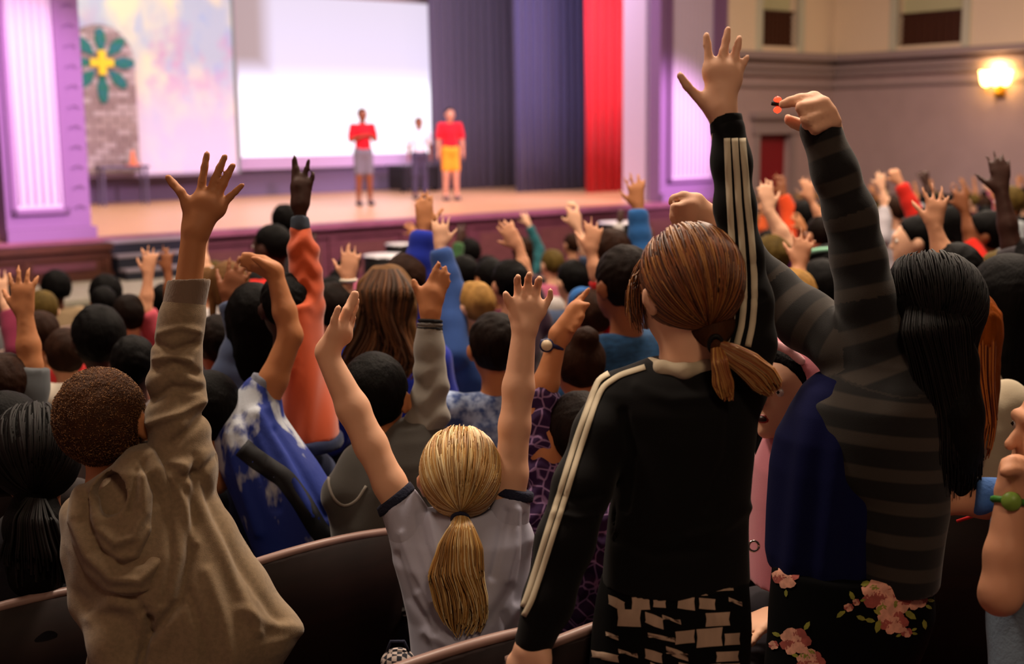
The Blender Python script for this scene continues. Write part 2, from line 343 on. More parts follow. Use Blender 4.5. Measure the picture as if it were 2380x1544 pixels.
ry.color_ramp.elements[0].color = (1, 1, 1, 1); ry.color_ramp.elements[1].color = (0, 0, 0, 1)
mxv = nt.nodes.new('ShaderNodeMath'); mxv.operation = 'MAXIMUM'; nt.links.new(rx.outputs[0], mxv.inputs[0]); nt.links.new(ry.outputs[0], mxv.inputs[1])
mix = nt.nodes.new('ShaderNodeMix'); mix.data_type = 'RGBA'; mix.inputs[6].default_value = (.46, .33, .33, 1); nt.links.new(mxv.outputs[0], mix.inputs[0]); nt.links.new(rp.outputs[0], mix.inputs[7])  # shade on the upper left corner is set into the emission colour
nt.links.new(mix.outputs[2], b_.inputs['Emission Color']); b_.inputs['Emission Strength'].default_value = 1.0
hb(MB().box(sx0, sx1, 8.0, 8.02, sz0, sz1), 'screen_surface', ms, e)
hb(MB().box(sx0-.07, sx0, 7.98, 8.04, sz0-.25, sz1+.1), 'screen_border', mat('grey_border', '#a89a98', .8), e); hb(MB().box(sx1, sx1+.03, 7.98, 8.04, sz0-.2, sz1+.06), 'screen_border', _mats['grey_border'], e)
hb(MB().box(sx0-.07, sx1+.06, 7.98, 8.04, sz1, sz1+.1), 'screen_border', _mats['grey_border'], e); hb(MB().box(sx0-.07, sx1+.06, 7.96, 8.05, sz0-.26, sz0), 'screen_bottom_bar', mat('lilac_bar', '#b9a2c0', .8), e)
for k in (sx0+.6, sx1-.6): hb(MB().tube([(k, 8.01, sz1+.1), (k, 8.01, CEIL)], .012), 'hanging_cable', M_black, e)
# painted backdrop
bx0, bz0 = PB(205, 408, 7.6); bx1, _ = PB(556, 402, 7.6)
e = empty('painted_backdrop', HL, HROT, label='painted pale blue and yellow scenery backdrop at the left of the stage', cat='backdrop')
mp_ = bpy.data.materials.new('scene_paint_lit_foot'); mp_.use_nodes = True; nt = mp_.node_tree; b_ = nt.nodes['Principled BSDF']; b_.inputs['Roughness'].default_value = .9
tc = nt.nodes.new('ShaderNodeTexCoord')
def nz(scale, stretch=(1, 1, 1), loc=(0, 0, 0), d=3):
    mpn = nt.nodes.new('ShaderNodeMapping'); mpn.inputs['Scale'].default_value = stretch; mpn.inputs['Location'].default_value = loc; nt.links.new(tc.outputs['Object'], mpn.inputs[0])
    n_ = nt.nodes.new('ShaderNodeTexNoise'); n_.inputs['Scale'].default_value = scale; n_.inputs['Detail'].default_value = d; nt.links.new(mpn.outputs[0], n_.inputs[0]); return n_.outputs[0]
def ramp(src, a, b2):
    r_ = nt.nodes.new('ShaderNodeValToRGB'); r_.color_ramp.elements[0].position = a; r_.color_ramp.elements[1].position = b2; nt.links.new(src, r_.inputs[0]); return r_.outputs[0]
def mixc(f_, c1, c2):
    m_ = nt.nodes.new('ShaderNodeMix'); m_.data_type = 'RGBA'
    for i, c in ((0, f_), (6, c1), (7, c2)):
        if isinstance(c, tuple): m_.inputs[i].default_value = c if i else c[0]
        else: nt.links.new(c, m_.inputs[i])
    return m_.outputs[2]
base = mixc(ramp(nz(1.1, (1, 1, .6)), .42, .6), (*lin('#9fb2b6'), 1), (*lin('#cfd0a4'), 1))
base = mixc(ramp(nz(3, (1, 1, .5), (4, 0, 2)), .55, .7), base, (*lin('#8ba6be'), 1))
sp = nt.nodes.new('ShaderNodeSeparateXYZ'); nt.links.new(tc.outputs['Generated'], sp.inputs[0])
band = nt.nodes.new('ShaderNodeValToRGB'); nt.links.new(sp.outputs[2], band.inputs[0]); el = band.color_ramp.elements
el[0].position = .12; el[0].color = (0, 0, 0, 1); el[1].position = .62; el[1].color = (0, 0, 0, 1); q_ = el.new(.36); q_.color = (1, 1, 1, 1)
pk = nt.nodes.new('ShaderNodeMath'); pk.operation = 'MULTIPLY'; nt.links.new(band.outputs[0], pk.inputs[0]); nt.links.new(ramp(nz(2.4, (1, 1, 1), (9, 3, 1)), .48, .66), pk.inputs[1])
base = mixc(pk.outputs[0], base, (*lin('#b094a6'), 1))
lw = nt.nodes.new('ShaderNodeValToRGB'); nt.links.new(sp.outputs[2], lw.inputs[0]); lw.color_ramp.elements[0].position = .05; lw.color_ramp.elements[0].color = (.75,)*3+(1,); lw.color_ramp.elements[1].position = .4; lw.color_ramp.elements[1].color = (0, 0, 0, 1)
base = mixc(lw.outputs[0], base, (*lin('#dcd0ea'), 1))  # lavender light on the lower part, painted into the canvas colour
nt.links.new(base, b_.inputs['Base Color'])
hb(MB().box(bx0-.6, bx1, 7.6, 7.63, bz0, 6.6), 'painted_canvas', mp_, e); hb(MB().box(bx0-.6, bx1, 7.57, 7.66, bz0-.06, bz0), 'bottom_batten', mat('batten_wood', '#8f8190', .8), e)
hb(MB().box(bx1-.03, bx1+.02, 7.57, 7.66, bz0-.05, 6.6), 'edge_batten', mat('edge_green', '#6f8074', .8), e)
# arched stone doorway piece with petals and a cross
e = empty('arch_cutout', HL, HROT, label='grey painted brick arch with green petals round a yellow cross', cat='stage prop')
ax, az = PB(234, 146, 7.45); ar_, _ = PB(312, 146, 7.45); R_ = ar_-ax; az0 = PB(234, 404, 7.45)[1]
pts = [(ax-R_, az0), (ax+R_, az0)]+[(ax+R_*math.cos(t), az+R_*1.08*math.sin(t)) for t in np.linspace(0, math.pi, 21)]
v = [(x, 7.45, z) for x, z in pts]+[(x, 7.53, z) for x, z in pts]; n = len(pts)
obj_from('arch_board', v, [tuple(range(n)), tuple(range(n, 2*n))[::-1]]+[(i, n+i, n+(i+1) % n, (i+1) % n) for i in range(n)], mat('arch_mortar', '#7d7068', .9), e)
M_br = [mat('arch_brick', '#9a8c82', .9), mat('arch_brick_dark', '#8b7c74', .9), mat('arch_brick_light', '#a89c94', .9)]
row = 0; z = az0+.01; rr = random.Random(2)
while z < az+R_:
    x = ax-R_+(.15 if row % 2 else 0)-.3
    hw_ = R_ if z < az else math.sqrt(max(0, R_*R_-((z+.07-az)/1.08)**2))
    while x < ax+R_:
        x0, x1 = max(x, ax-hw_), min(x+.28, ax+hw_)
        if x1-x0 > .05: hb(MB().box(x0, x1, 7.43, 7.45, z, min(z+.1, az+R_)), 'brick', rr.choice(M_br), e)
        x += .3
    z += .12; row += 1
M_pet = mat('petal_green', '#176a4c', .7, var=.3, vscale=8, color2='#1f666c')
pr = PB(234, 215, 7.43); plen = az-pr[1]
for k in range(8):
    t = math.pi/2+k*math.pi/4; r0, r1 = R_*.32, (R_*.98 if k not in (4,) else R_*1.15); wd = R_*.17; q = []
    for (rr_, ww) in ((r0, wd*.25), (r0+(r1-r0)*.45, wd), (r0+(r1-r0)*.85, wd*.75), (r1, wd*.2)): q.append((rr_, ww))
    pl = q+[(a_, -b2) for a_, b2 in q[::-1]]
    P2 = [(ax+a_*math.cos(t)-b2*math.sin(t), az+a_*math.sin(t)+b2*math.cos(t)) for a_, b2 in pl]; n = len(P2)
    obj_from('petal', [(x, 7.40, z) for x, z in P2]+[(x, 7.43, z) for x, z in P2], [tuple(range(n)), tuple(range(n, 2*n))[::-1]]+[(i, n+i, n+(i+1) % n, (i+1) % n) for i in range(n)], M_pet, e)
cw = R_*.11; cl = R_*.34
hb(MB().box(ax-cw, ax+cw, 7.36, 7.40, az-cl, az+cl).box(ax-cl, ax+cl, 7.37, 7.395, az-cw, az+cw), 'cross', mat('cross_yellow', '#d8bf1e', .6), e)
# low dark masking wall under the backdrop
struct(hb(MB().box(SW_L, PB(985, 400, 7.9)[0], 8.3, 8.4, STZ, 2.2), 'wall_stage_masking', mat('masking_grey', '#6d6176', .9)))
# small traffic-cone-like prop and black cabinet behind the presenters
x_, z_ = PB(306, 404, 7.2)
tag(MB().lathe([(.0, 0), (.16, 0), (.16, .02), (.07, .03), (.02, .3), (0, .3)], (0, 0, 0)).build('traffic_cone', mat('cone_orange', '#e07a50', .6), None, True, Hw(x_, 7.1, STZ+.75)), 'small orange cone at the foot of the grey brick arch', 'cone')
c0, _ = PB(925, 430, 7.0); c1, _ = PB(1012, 430, 7.0)
e = empty('stage_crate', HL, HROT, label='black equipment crate on the stage behind the presenter in white', cat='crate')
hb(MB().box(c0, c1, 6.8, 7.4, STZ+.06, STZ+.55, .02), 'body', M_black, e); hb(MB().box(c0-.02, c1+.02, 6.78, 7.42, STZ+.55, STZ+.6), 'lid', mat('crate_edge', '#38343c', .5), e)
for k in (c0+.08, c1-.08): hb(MB().box(k-.04, k+.04, 6.85, 6.95, STZ, STZ+.06), 'caster', M_black, e)
x_, _ = PB(306, 420, 7.0)
e = empty('prop_table', HL, HROT, label='pale narrow table under the brick arch and the orange cone', cat='table')
hb(MB().box(x_-.6, x_+.35, 6.95, 7.3, STZ+.7, STZ+.75), 'table_top', mat('dull_violet', '#575064', .7), e)
for k in (x_-.55, x_+.3):
    for b2 in (7.0, 7.25): hb(MB().box(k-.02, k+.02, b2-.02, b2+.02, STZ, STZ+.7), 'leg', _mats['dull_violet'], e)
# footlight on the stage edge
x_, _ = PB(1503, 455, .5)
e = empty('foot_lamp', Hw(x_, .5, STZ), HROT, label='small glowing pink lamp on the stage edge before the right pilaster', cat='lamp')
MB().lathe([(.0, 0), (.08, 0), (.08, .04), (.05, .05), (0, .05)]).build('base', M_black, e, True); MB().lathe([(.0, .05), (.055, .06), (.07, .1), (.05, .15), (0, .17)]).build('bulb', mat('pink_glow', '#ffb0e0', .5, emit='#ff9ad8', estr=3), e, True)
# sconce on the right wall
sb, szz = PA(2328, 190, SW_R)
e = empty('wall_sconce', Hw(SW_R, sb, szz), HROT, label='brass wall sconce with glowing glass shades on the right wall', cat='lamp')
BR = mat('sconce_brass', '#b58a2c', .35, metal=.8); GL = mat('sconce_glass', '#fff0c0', .4, emit='#ffcf70', estr=14)
MB().box(-.04, 0, -.1, .1, -.28, .05, .01).build('back_plate', BR, e); MB().lathe([(0, -.3), (.03, -.28), (.05, -.2), (.02, -.15), (0, -.14)], (-.14, 0, 0)).build('finial', BR, e, True)
for s_ in (-1, 0, 1):
    MB().tube([(-.04, 0, -.15), (-.14, s_*.06, -.22), (-.2, s_*.17, -.18), (-.2, s_*.19, -.08)], .013).build('arm', BR, e, True)
    MB().lathe([(.02, -.08), (.07, -.05), (.1, .02), (.11, .12), (.13, .2), (.12, .2), (.09, .1), (0, -.04)], (-.2, s_*.19, 0)).build('glass_shade', GL, e, True)
p_ = Hw(SW_R-.25, sb, szz+.12); light('sconce_bulb', 'POINT', p_, None, 100, (1.0, .68, .36), shadow_soft_size=.1)
# footlight strip low on proscenium base right etc
# ================================================================ soft bodies: smooth unions of tapered limbs, meshed as one surface
def nrm(v): v = np.asarray(v, float); return v/(np.linalg.norm(v)+1e-12)
class Blob:
    def __init__(s, k=.02): s.P = []; s.k = k
    def cap(s, a, b, ra, rb=None, k=None, sq=None, cut=None, sub=False):
        """tapered limb from a to b; sq = (axis, factor) flattens it; cut = [(point, normal)] keeps the side behind the plane"""
        rb = ra if rb is None else rb; a = np.asarray(a, float); b = np.asarray(b, float); s.P.append(('c', a, b, ra, rb, s.k if k is None else k, sq, cut, sub)); return s
    def chain(s, pts, rads, **kw):
        for i in range(len(pts)-1): s.cap(pts[i], pts[i+1], rads[i], rads[i+1], **kw)
        return s
    def ell(s, c, r, M=None, k=None, cut=None, sub=False):
        s.P.append(('e', np.asarray(c, float), np.asarray(r, float), np.eye(3) if M is None else M, s.k if k is None else k, cut, sub)); return s
    def loft(s, lv, xax, yax, k=None, sub=False):
        """lv = [(centre, half width, half depth)] from bottom to top in z; cross-sections are ellipses"""
        lv = sorted(lv, key=lambda q: q[0][2]); s.P.append(('l', lv, nrm(xax), nrm(yax), s.k if k is None else k, sub)); return s
    def bounds(s):
        lo = []; hi = []
        for p in s.P:
            if p[-1]: continue
            if p[0] == 'c': r = max(p[3], p[4]); lo += [p[1]-r, p[2]-r]; hi += [p[1]+r, p[2]+r]
            elif p[0] == 'e': r = max(p[2]); lo.append(p[1]-r); hi.append(p[1]+r)
            else:
                for c, a, b in p[1]: r = max(a, b); lo.append(c-[r, r, .01]); hi.append(c+[r, r, .01])
        return np.min(lo, 0), np.max(hi, 0)
    def mesh(s, vox, fold=None):
        lo, hi = s.bounds(); pad = vox*3; lo = lo-pad; hi = hi+pad
        n = np.ceil((hi-lo)/vox).astype(int)+1
        V = np.full(n, .2, np.float32)
        ax = [lo[i]+vox*np.arange(n[i]) for i in range(3)]
        def win(a, b, m):
            i0 = np.clip(np.floor((a-m-lo)/vox).astype(int), 0, n-1); i1 = np.clip(np.ceil((b+m-lo)/vox).astype(int)+1, 1, n)
            return tuple(slice(i0[i], i1[i]) for i in range(3))
        for p in s.P:
            if p[0] == 'c':
                _, a, b, ra, rb, k, sq, cut, sub = p; r = max(ra, rb); w = win(np.minimum(a, b)-r, np.maximum(a, b)+r, k+vox*2)
                X = np.stack(np.meshgrid(ax[0][w[0]], ax[1][w[1]], ax[2][w[2]], indexing='ij'), -1).astype(np.float32)-a.astype(np.float32)
                ab = (b-a).astype(np.float32); L = float(ab@ab)+1e-12
                X0 = X
                t = np.clip((X@ab)/L, 0, 1)
                D = X-t[..., None]*ab
                if sq is not None:
                    q = nrm(sq[0]).astype(np.float32); D = D+(D@q)[..., None]*q*np.float32(1/sq[1]-1)
                d = np.sqrt((D*D).sum(-1))-(ra+(rb-ra)*t)
                if sq is not None: d = d*min(1, sq[1]*1.2)
                if cut:
                    for o, nn in cut: d = np.maximum(d, (X0+a.astype(np.float32)-np.asarray(o, np.float32))@nrm(nn).astype(np.float32))
            elif p[0] == 'e':
                _, c, r, M, k, cut, sub = p; R = max(r); w = win(c-R, c+R, k+vox*2)
                X = np.stack(np.meshgrid(ax[0][w[0]], ax[1][w[1]], ax[2][w[2]], indexing='ij'), -1)-c
                Q = X@M; k0 = np.sqrt(((Q/r)**2).sum(-1)); k1 = np.sqrt(((Q/(r*r))**2).sum(-1))+1e-9; d = k0*(k0-1)/k1
                if cut:
                    for o, nn in cut: d = np.maximum(d, (X+c-np.asarray(o))@nrm(nn))
            else:
                _, lv, xa, ya, k, sub = p
                C = np.array([c for c, a, b in lv]); A = np.array([a for c, a, b in lv]); B = np.array([b for c, a, b in lv])
                R = np.maximum(A, B)[:, None]; l3 = (C-R).min(0); h3 = (C+R).max(0); l3[2] = C[0, 2]; h3[2] = C[-1, 2]
                w = win(l3, h3, k+vox*2)
                z = ax[2][w[2]]; cx = np.interp(z, C[:, 2], C[:, 0]); cy = np.interp(z, C[:, 2], C[:, 1]); aa = np.interp(z, C[:, 2], A); bb = np.interp(z, C[:, 2], B)
                X = ax[0][w[0]][:, None, None]-cx; Y = ax[1][w[1]][None, :, None]-cy
                u = X*xa[0]+Y*xa[1]; v = X*ya[0]+Y*ya[1]
                d = (np.sqrt((u/aa)**2+(v/bb)**2)-1)*np.minimum(aa, bb)*1.1
                d = np.maximum(d, np.maximum(C[0, 2]-z, z-C[-1, 2])[None, None, :])
            d = d.astype(np.float32); g = V[w]
            if sub: V[w] = np.maximum(g, -d)
            elif k > 0:
                h = np.maximum(k-np.abs(g-d), 0)/k; V[w] = np.minimum(g, d)-h*h*(k*.25)
            else: V[w] = np.minimum(g, d)
        return surface_nets(V, lo, vox, fold)
def surface_nets(V, lo, vox, fold=None):
    S = V < 0; nx, ny, nz = V.shape
    c = np.zeros((nx-1, ny-1, nz-1), np.uint8)
    for i in (0, 1):
        for j in (0, 1):
            for k in (0, 1): c += S[i:nx-1+i, j:ny-1+j, k:nz-1+k]
    idx = np.argwhere((c > 0) & (c < 8)); m = len(idx)
    ids = np.full((nx-1, ny-1, nz-1), -1, np.int32); ids[tuple(idx.T)] = np.arange(m)
    acc = np.zeros((m, 3)); cnt = np.zeros(m)
    for a in range(3):
        for e0 in (0, 1):
            for e1 in (0, 1):
                o = [0, 0, 0]; oth = [q for q in range(3) if q != a]; o[oth[0]] = e0; o[oth[1]] = e1; o2 = list(o); o2[a] = 1
                v0 = V[tuple((idx+o).T)]; v1 = V[tuple((idx+o2).T)]; msk = (v0 < 0) != (v1 < 0)
                t = np.where(msk, v0/(v0-v1+1e-12*(~msk)), 0); q = np.tile(np.array(o, float), (m, 1)); q[:, a] = t
                acc[msk] += q[msk]; cnt[msk] += 1
    P = lo+vox*(idx+acc/np.maximum(cnt, 1)[:, None])
    F = []
    for a in range(3):
        b, d = (a+1) % 3, (a+2) % 3; s0 = [slice(None)]*3; s1 = [slice(None)]*3; s0[a] = slice(0, -1); s1[a] = slice(1, None)
        A = S[tuple(s0)]; B = S[tuple(s1)]; cr = np.argwhere(A != B)
        ok = (cr[:, b] > 0) & (cr[:, d] > 0) & (cr[:, b] < V.shape[b]-1) & (cr[:, d] < V.shape[d]-1); cr = cr[ok]
        flip = A[tuple(cr.T)]; q = []
        for (ob, od) in ((-1, -1), (0, -1), (0, 0), (-1, 0)):
            r = cr.copy(); r[:, b] += ob; r[:, d] += od; q.append(ids[tuple(r.T)])
        q = np.stack(q, 1); q[~flip] = q[~flip][:, ::-1]; F.append(q)
    F = np.concatenate(F)
    # light smoothing
    E_ = np.concatenate([F[:, [0, 1]], F[:, [1, 2]], F[:, [2, 3]], F[:, [3, 0]]])
    for _ in range(2):
        sm = np.zeros_like(P); ct = np.zeros(len(P)); np.add.at(sm, E_[:, 0], P[E_[:, 1]]); np.add.at(ct, E_[:, 0], 1); P = P*.45+.55*sm/np.maximum(ct, 1)[:, None]
    if fold is not None:
        N = np.zeros_like(P); fn = np.cross(P[F[:, 2]]-P[F[:, 0]], P[F[:, 3]]-P[F[:, 1]])
        for k in range(4): np.add.at(N, F[:, k], fn)
        N /= np.linalg.norm(N, axis=1)[:, None]+1e-12; P = P+N*fold(P)[:, None]
    return P, F
def mesh_obj(name, P, F, m, parent, attrs=None):
    me = bpy.data.meshes.new(name); me.vertices.add(len(P)); me.vertices.foreach_set('co', P.astype(np.float32).ravel())
    k = F.shape[1]; me.loops.add(F.size); me.loops.foreach_set('vertex_index', F.astype(np.int32).ravel())
    me.polygons.add(len(F)); me.polygons.foreach_set('loop_start', np.arange(0, F.size, k, dtype=np.int32)); me.polygons.foreach_set('loop_total', np.full(len(F), k, np.int32))
    me.update(calc_edges=True); me.shade_smooth()
    if attrs:
        for an, val in attrs.items(): at = me.attributes.new(an, 'FLOAT', 'POINT'); at.data.foreach_set('value', np.asarray(val, np.float32))
    if m is not None: me.materials.append(m)
    o = bpy.data.objects.new(name, me); COL.objects.link(o)
    if parent is not None: o.parent = parent; o.matrix_parent_inverse = Matrix.Identity(4)
    return o
def blob_obj(name, B, vox, m, parent, base=None, fold=None, attrs=None):
    """meshes the blob; base = position of the parent empty, so that the part sits in its frame"""
    P, F = B.mesh(vox, fold); at = {k: f(P) for k, f in attrs.items()} if attrs else None
    if base is not None: P = P-np.asarray(base)
    return mesh_obj(name, P, F, m, parent, at)
def folds(amp, freq, ax=(0, 0, 1), st=.35, seed=0, hi=0.0):
    """soft cloth folds: sums of waves, long along ax"""
    r = np.random.default_rng(seed); ax = nrm(ax); K = []
    for i in range(7):
        k = r.normal(size=3); k = k-ax*(k@ax)*(1-st); K.append((nrm(k)*freq*r.uniform(.6, 1.7), r.uniform(0, 6.28), r.uniform(.5, 1)))
    def f(P):
        w = P+.02*np.sin(P[:, [1, 2, 0]]*freq*.45+1.3); s = np.zeros(len(P))
        for k, ph, a in K: s += a*np.sin(w@k+ph)
        s = s/3.2; s = np.sign(s)*np.abs(s)**.8
        return amp*s
    return f
def tubes(name, lines, m, parent, base=(0, 0, 0), n=4, mats=None):
    """lines = [(points, radius at root, radius at tip, material index)] as one mesh"""
    V = []; Fq = []; MI = []; off = 0
    for pts, r0, r1, mi in lines:
        pts = np.asarray(pts, float); L = len(pts)
        T = np.gradient(pts, axis=0); T /= np.linalg.norm(T, axis=1)[:, None]+1e-12
        ref = np.where(np.abs(T[:, 2:3]) < .9, np.array([[0, 0, 1.0]]), np.array([[1.0, 0, 0]])); ref = np.tile(ref[0], (L, 1))
        A = np.cross(T, ref); A /= np.linalg.norm(A, axis=1)[:, None]+1e-12; Bn = np.cross(T, A); R = np.linspace(r0, r1, L)[:, None]
        for k in range(n):
            a = 2*math.pi*k/n; V.append(pts+(A*math.cos(a)+Bn*math.sin(a))*R)
        g = off+np.arange(n*L).reshape(n, L)
        for k in range(n):
            k2 = (k+1) % n; Fq.append(np.stack([g[k, :-1], g[k2, :-1], g[k2, 1:], g[k, 1:]], 1)); MI += [mi]*(L-1)
        off += n*L
    o = mesh_obj(name, np.concatenate(V)-np.asarray(base), np.concatenate(Fq), m, parent)
    if mats:
        o.data.materials.clear()
        for q in mats: o.data.materials.append(q)
        o.data.polygons.foreach_set('material_index', np.array(MI, np.int32))
    return o
# ---------------------------------------------------------------- skins, hair, cloth colours
def skin(tone):
    t = {'pale': '#e6b393', 'fair': '#d09674', 'tan': '#b87a50', 'brown': '#8a5334', 'dark': '#573020', 'deep': '#3c2118'}[tone]
    return mat('skin_'+tone, t, .55, spec=.3, sss=.08 if tone in ('pale', 'fair', 'tan') else 0)
HAIRC = dict(black='#090707', brown='#2e1a10', auburn='#3e2212', light='#6b4a2a', blonde='#a97f45', ginger='#94480f', olive='#5c4a22', dkbrown='#170d09', curly='#4a2e1c')
def hairm(c): return mat('hair_'+c, HAIRC[c], .62, bump=.3, bscale=150, stretch=(1, 1, .18), var=.35, vscale=30, spec=.07)
def clothm(c, name=None): return mat(name or 'cloth_'+c.strip('#'), c, .92, bump=.12, bscale=400, sheen=.1, spec=.15)
# ---------------------------------------------------------------- hands
def hand(B, wr, d, nm, side, s=1.0, spread=.18, curl=(.1, .1, .1, .12), thumb=.75, twist=0.0, thumb_curl=.2):
    """wr wrist, d pointing direction, nm direction the palm faces, side +1/-1 where the thumb leaves"""
    d = nrm(d); nm = nrm(np.asarray(nm)-d*(np.asarray(nm)@d)); x = np.cross(d, nm)*side        # x towards the thumb
    B.cap(wr, wr+d*.02*s, .021*s, .022*s, k=.012, sq=(nm, .75))
    ln = (.062, .070, .064, .050)
    off = (.026, .009, -.009, -.026)
    for i in range(4):
        kn = wr+d*(.082-.006*abs(i-1.2))*s+x*off[i]*s
        B.cap(wr+d*.022*s+x*off[i]*.55*s, kn, .0145*s, .0115*s, k=.012*s)
        a = -(i-1.3)*spread; fd = nrm(d*math.cos(a)+x*math.sin(a)); p = kn; c = curl[i]; ang = c
        for j, fr in enumerate((.44, .32, .24)):
            q = nrm(fd*math.cos(ang)+nm*math.sin(ang)); e = p+q*ln[i]*fr*s; B.cap(p, e, (.0098-.001*j)*s, (.009-.0011*j)*s, k=.0035*s); p = e; ang += c*1.3
    tb = wr+d*.022*s+x*.022*s; td = nrm(d*math.cos(thumb)+x*math.sin(thumb)+nm*.25)
    t1 = tb+td*.034*s; td2 = nrm(td+nm*thumb_curl+d*.25); t2 = t1+td2*.027*s; t3 = t2+nrm(td2+d*.15+nm*thumb_curl)*.022*s
    B.cap(tb, t1, .0155*s, .0115*s, k=.012*s); B.cap(t1, t2, .0108*s, .0098*s, k=.004*s); B.cap(t2, t3, .0098*s, .0078*s, k=.004*s)
def hand_px(B, d, wrist, rw, fingers, palm_k=.014, rf=.0095, pr=.015, dd=0.0, palm_d=None):
    """fingers = polylines [(x, y[, depth offset])...] knuckle to tip, thumb first; palm = fans from the wrist to every knuckle"""
    q = lambda p: W(p[0], p[1], d+(p[2] if len(p) > 2 else 0)+dd)
    w0 = q(wrist); kn = []
    for i, f in enumerate(fingers):
        pts = [q(p) for p in f]; n = len(pts); r0 = rf*(1.12 if i == 0 else 1.0 if i < 4 else .88)
        rr = [r0*(1-.26*j/(n-1)) for j in range(n)]
        B.chain(pts, rr, k=.004); kn.append(pts[0])
        B.cap(w0+(pts[0]-w0)*.12, pts[0], pr*1.1, rr[0]*1.18, k=palm_k)
    for a, b in zip(kn[1:-1], kn[2:]): B.cap(a+(w0-a)*.12, b+(w0-b)*.12, pr*.8, pr*.8, k=palm_k)
    if len(kn) > 2: B.cap(w0+(kn[0]-w0)*.45, w0+(kn[1]-w0)*.5, pr*.85, pr*.85, k=palm_k)
# ================================================================ people
UPZ = np.array([0, 0, 1.0])
def rotz(v, a): c, s_ = math.cos(a), math.sin(a); return np.array([v[0]*c-v[1]*s_, v[0]*s_+v[1]*c, v[2]])
def head_prims(B, H, Fd, Up, s, face=True):
    R = np.cross(Fd, Up); M = np.stack([R, Fd, Up], 1)
    q = lambda x, y, z: H+(R*x+Fd*y+Up*z)*s
    B.ell(q(0, -.004, .012), np.array([.073, .090, .084])*s, M, k=.02*s)
    B.ell(q(0, .026, -.045), np.array([.056, .062, .062])*s, M, k=.03*s)
    B.cap(q(0, .072, -.088), q(0, .07, -.084), .018*s, k=.02*s)                       # chin
    if face:
        B.cap(q(0, .088, .0), q(0, .103, -.030), .0075*s, .0105*s, k=.008*s)               # nose
        B.cap(q(-.02, .086, .018), q(.02, .086, .018), .012*s, k=.01*s)               # brow
        B.cap(q(-.017, .086, -.058), q(.017, .086, -.058), .0065*s, k=.005*s)         # lips
        B.cap(q(-.014, .083, -.068), q(.014, .083, -.068), .0068*s, k=.005*s)
    for sd in (-1, 1): B.ell(q(sd*.075, -.006, -.012), np.array([.009, .021, .030])*s, M, k=.008*s); B.ell(q(sd*.086, -.002, -.008), np.array([.005, .010, .018])*s, M, k=.0, sub=False)
def hair_blob(style, H, Fd, Up, s, big=1.0, lean=None):
    R = np.cross(Fd, Up); M = np.stack([R, Fd, Up], 1); q = lambda x, y, z: H+(R*x+Fd*y+Up*z)*s
    B = Blob(k=.02*s); g = big
    fc = (q(0, .046, .03), Fd*.86-Up*.5)                   # in front of this plane there is no hair
    nk = (q(0, 0, -.068), -Up)
    cap_r = dict(short=(.080, .097, .092), buzz=(.0775, .0935, .088), afro=(.105, .115, .118), long=(.084, .099, .094), wavy=(.09, .102, .096), pony=(.081, .097, .092), pony0=(.081, .097, .092), braids0=(.086, .1, .094), bun=(.081, .097, .092), bob=(.088, .1, .096), braids=(.086, .1, .094)).get(style, (.08, .097, .092))
    B.ell(q(0, -.010, .018), np.array(cap_r)*s*g, M, cut=[fc, nk] if style != 'afro' else [(q(0, .055, .02), Fd*.8-Up*.6), nk])
    if style in ('short', 'buzz', 'pony', 'pony0', 'bun'):
        for sd in (-1, 1): B.ell(q(sd*.088, .002, -.016), np.array([.026, .028, .034])*s, M, k=0, sub=True)
    if style in ('long', 'wavy', 'bob', 'braids'):
        w_ = .075 if style != 'wavy' else .088; L = dict(long=.33, wavy=.3, bob=.13, braids=.36)[style]
        lv = [(q(0, -.062, 0)-UPZ*(L*.35+L*.65*t)*s, s*(w_*(1-.15*t)), s*.036*(1-.3*t)) for t in (0, .5, 1)]
        lv += [(q(0, -.045, -.01), s*w_*.98, s*.058), (q(0, -.03, .04), s*.07, s*.06)]
        B.loft(lv, R, Fd, k=.03*s)
        for sd in (-1, 1): B.cap(q(sd*.068, .012, .01), q(sd*.076, -.005, -.12), .024*s, .018*s, k=.03*s)
    if style == 'pony': B.chain([q(0, -.095, .03), q(0, -.125, 0), q(.01, -.125, -.10), q(.02, -.105, -.19)], [.018*s, .03*s, .026*s, .008*s])
    if style == 'bun': B.ell(q(0, -.06, .10), np.array([.042, .042, .036])*s, M)
    return B
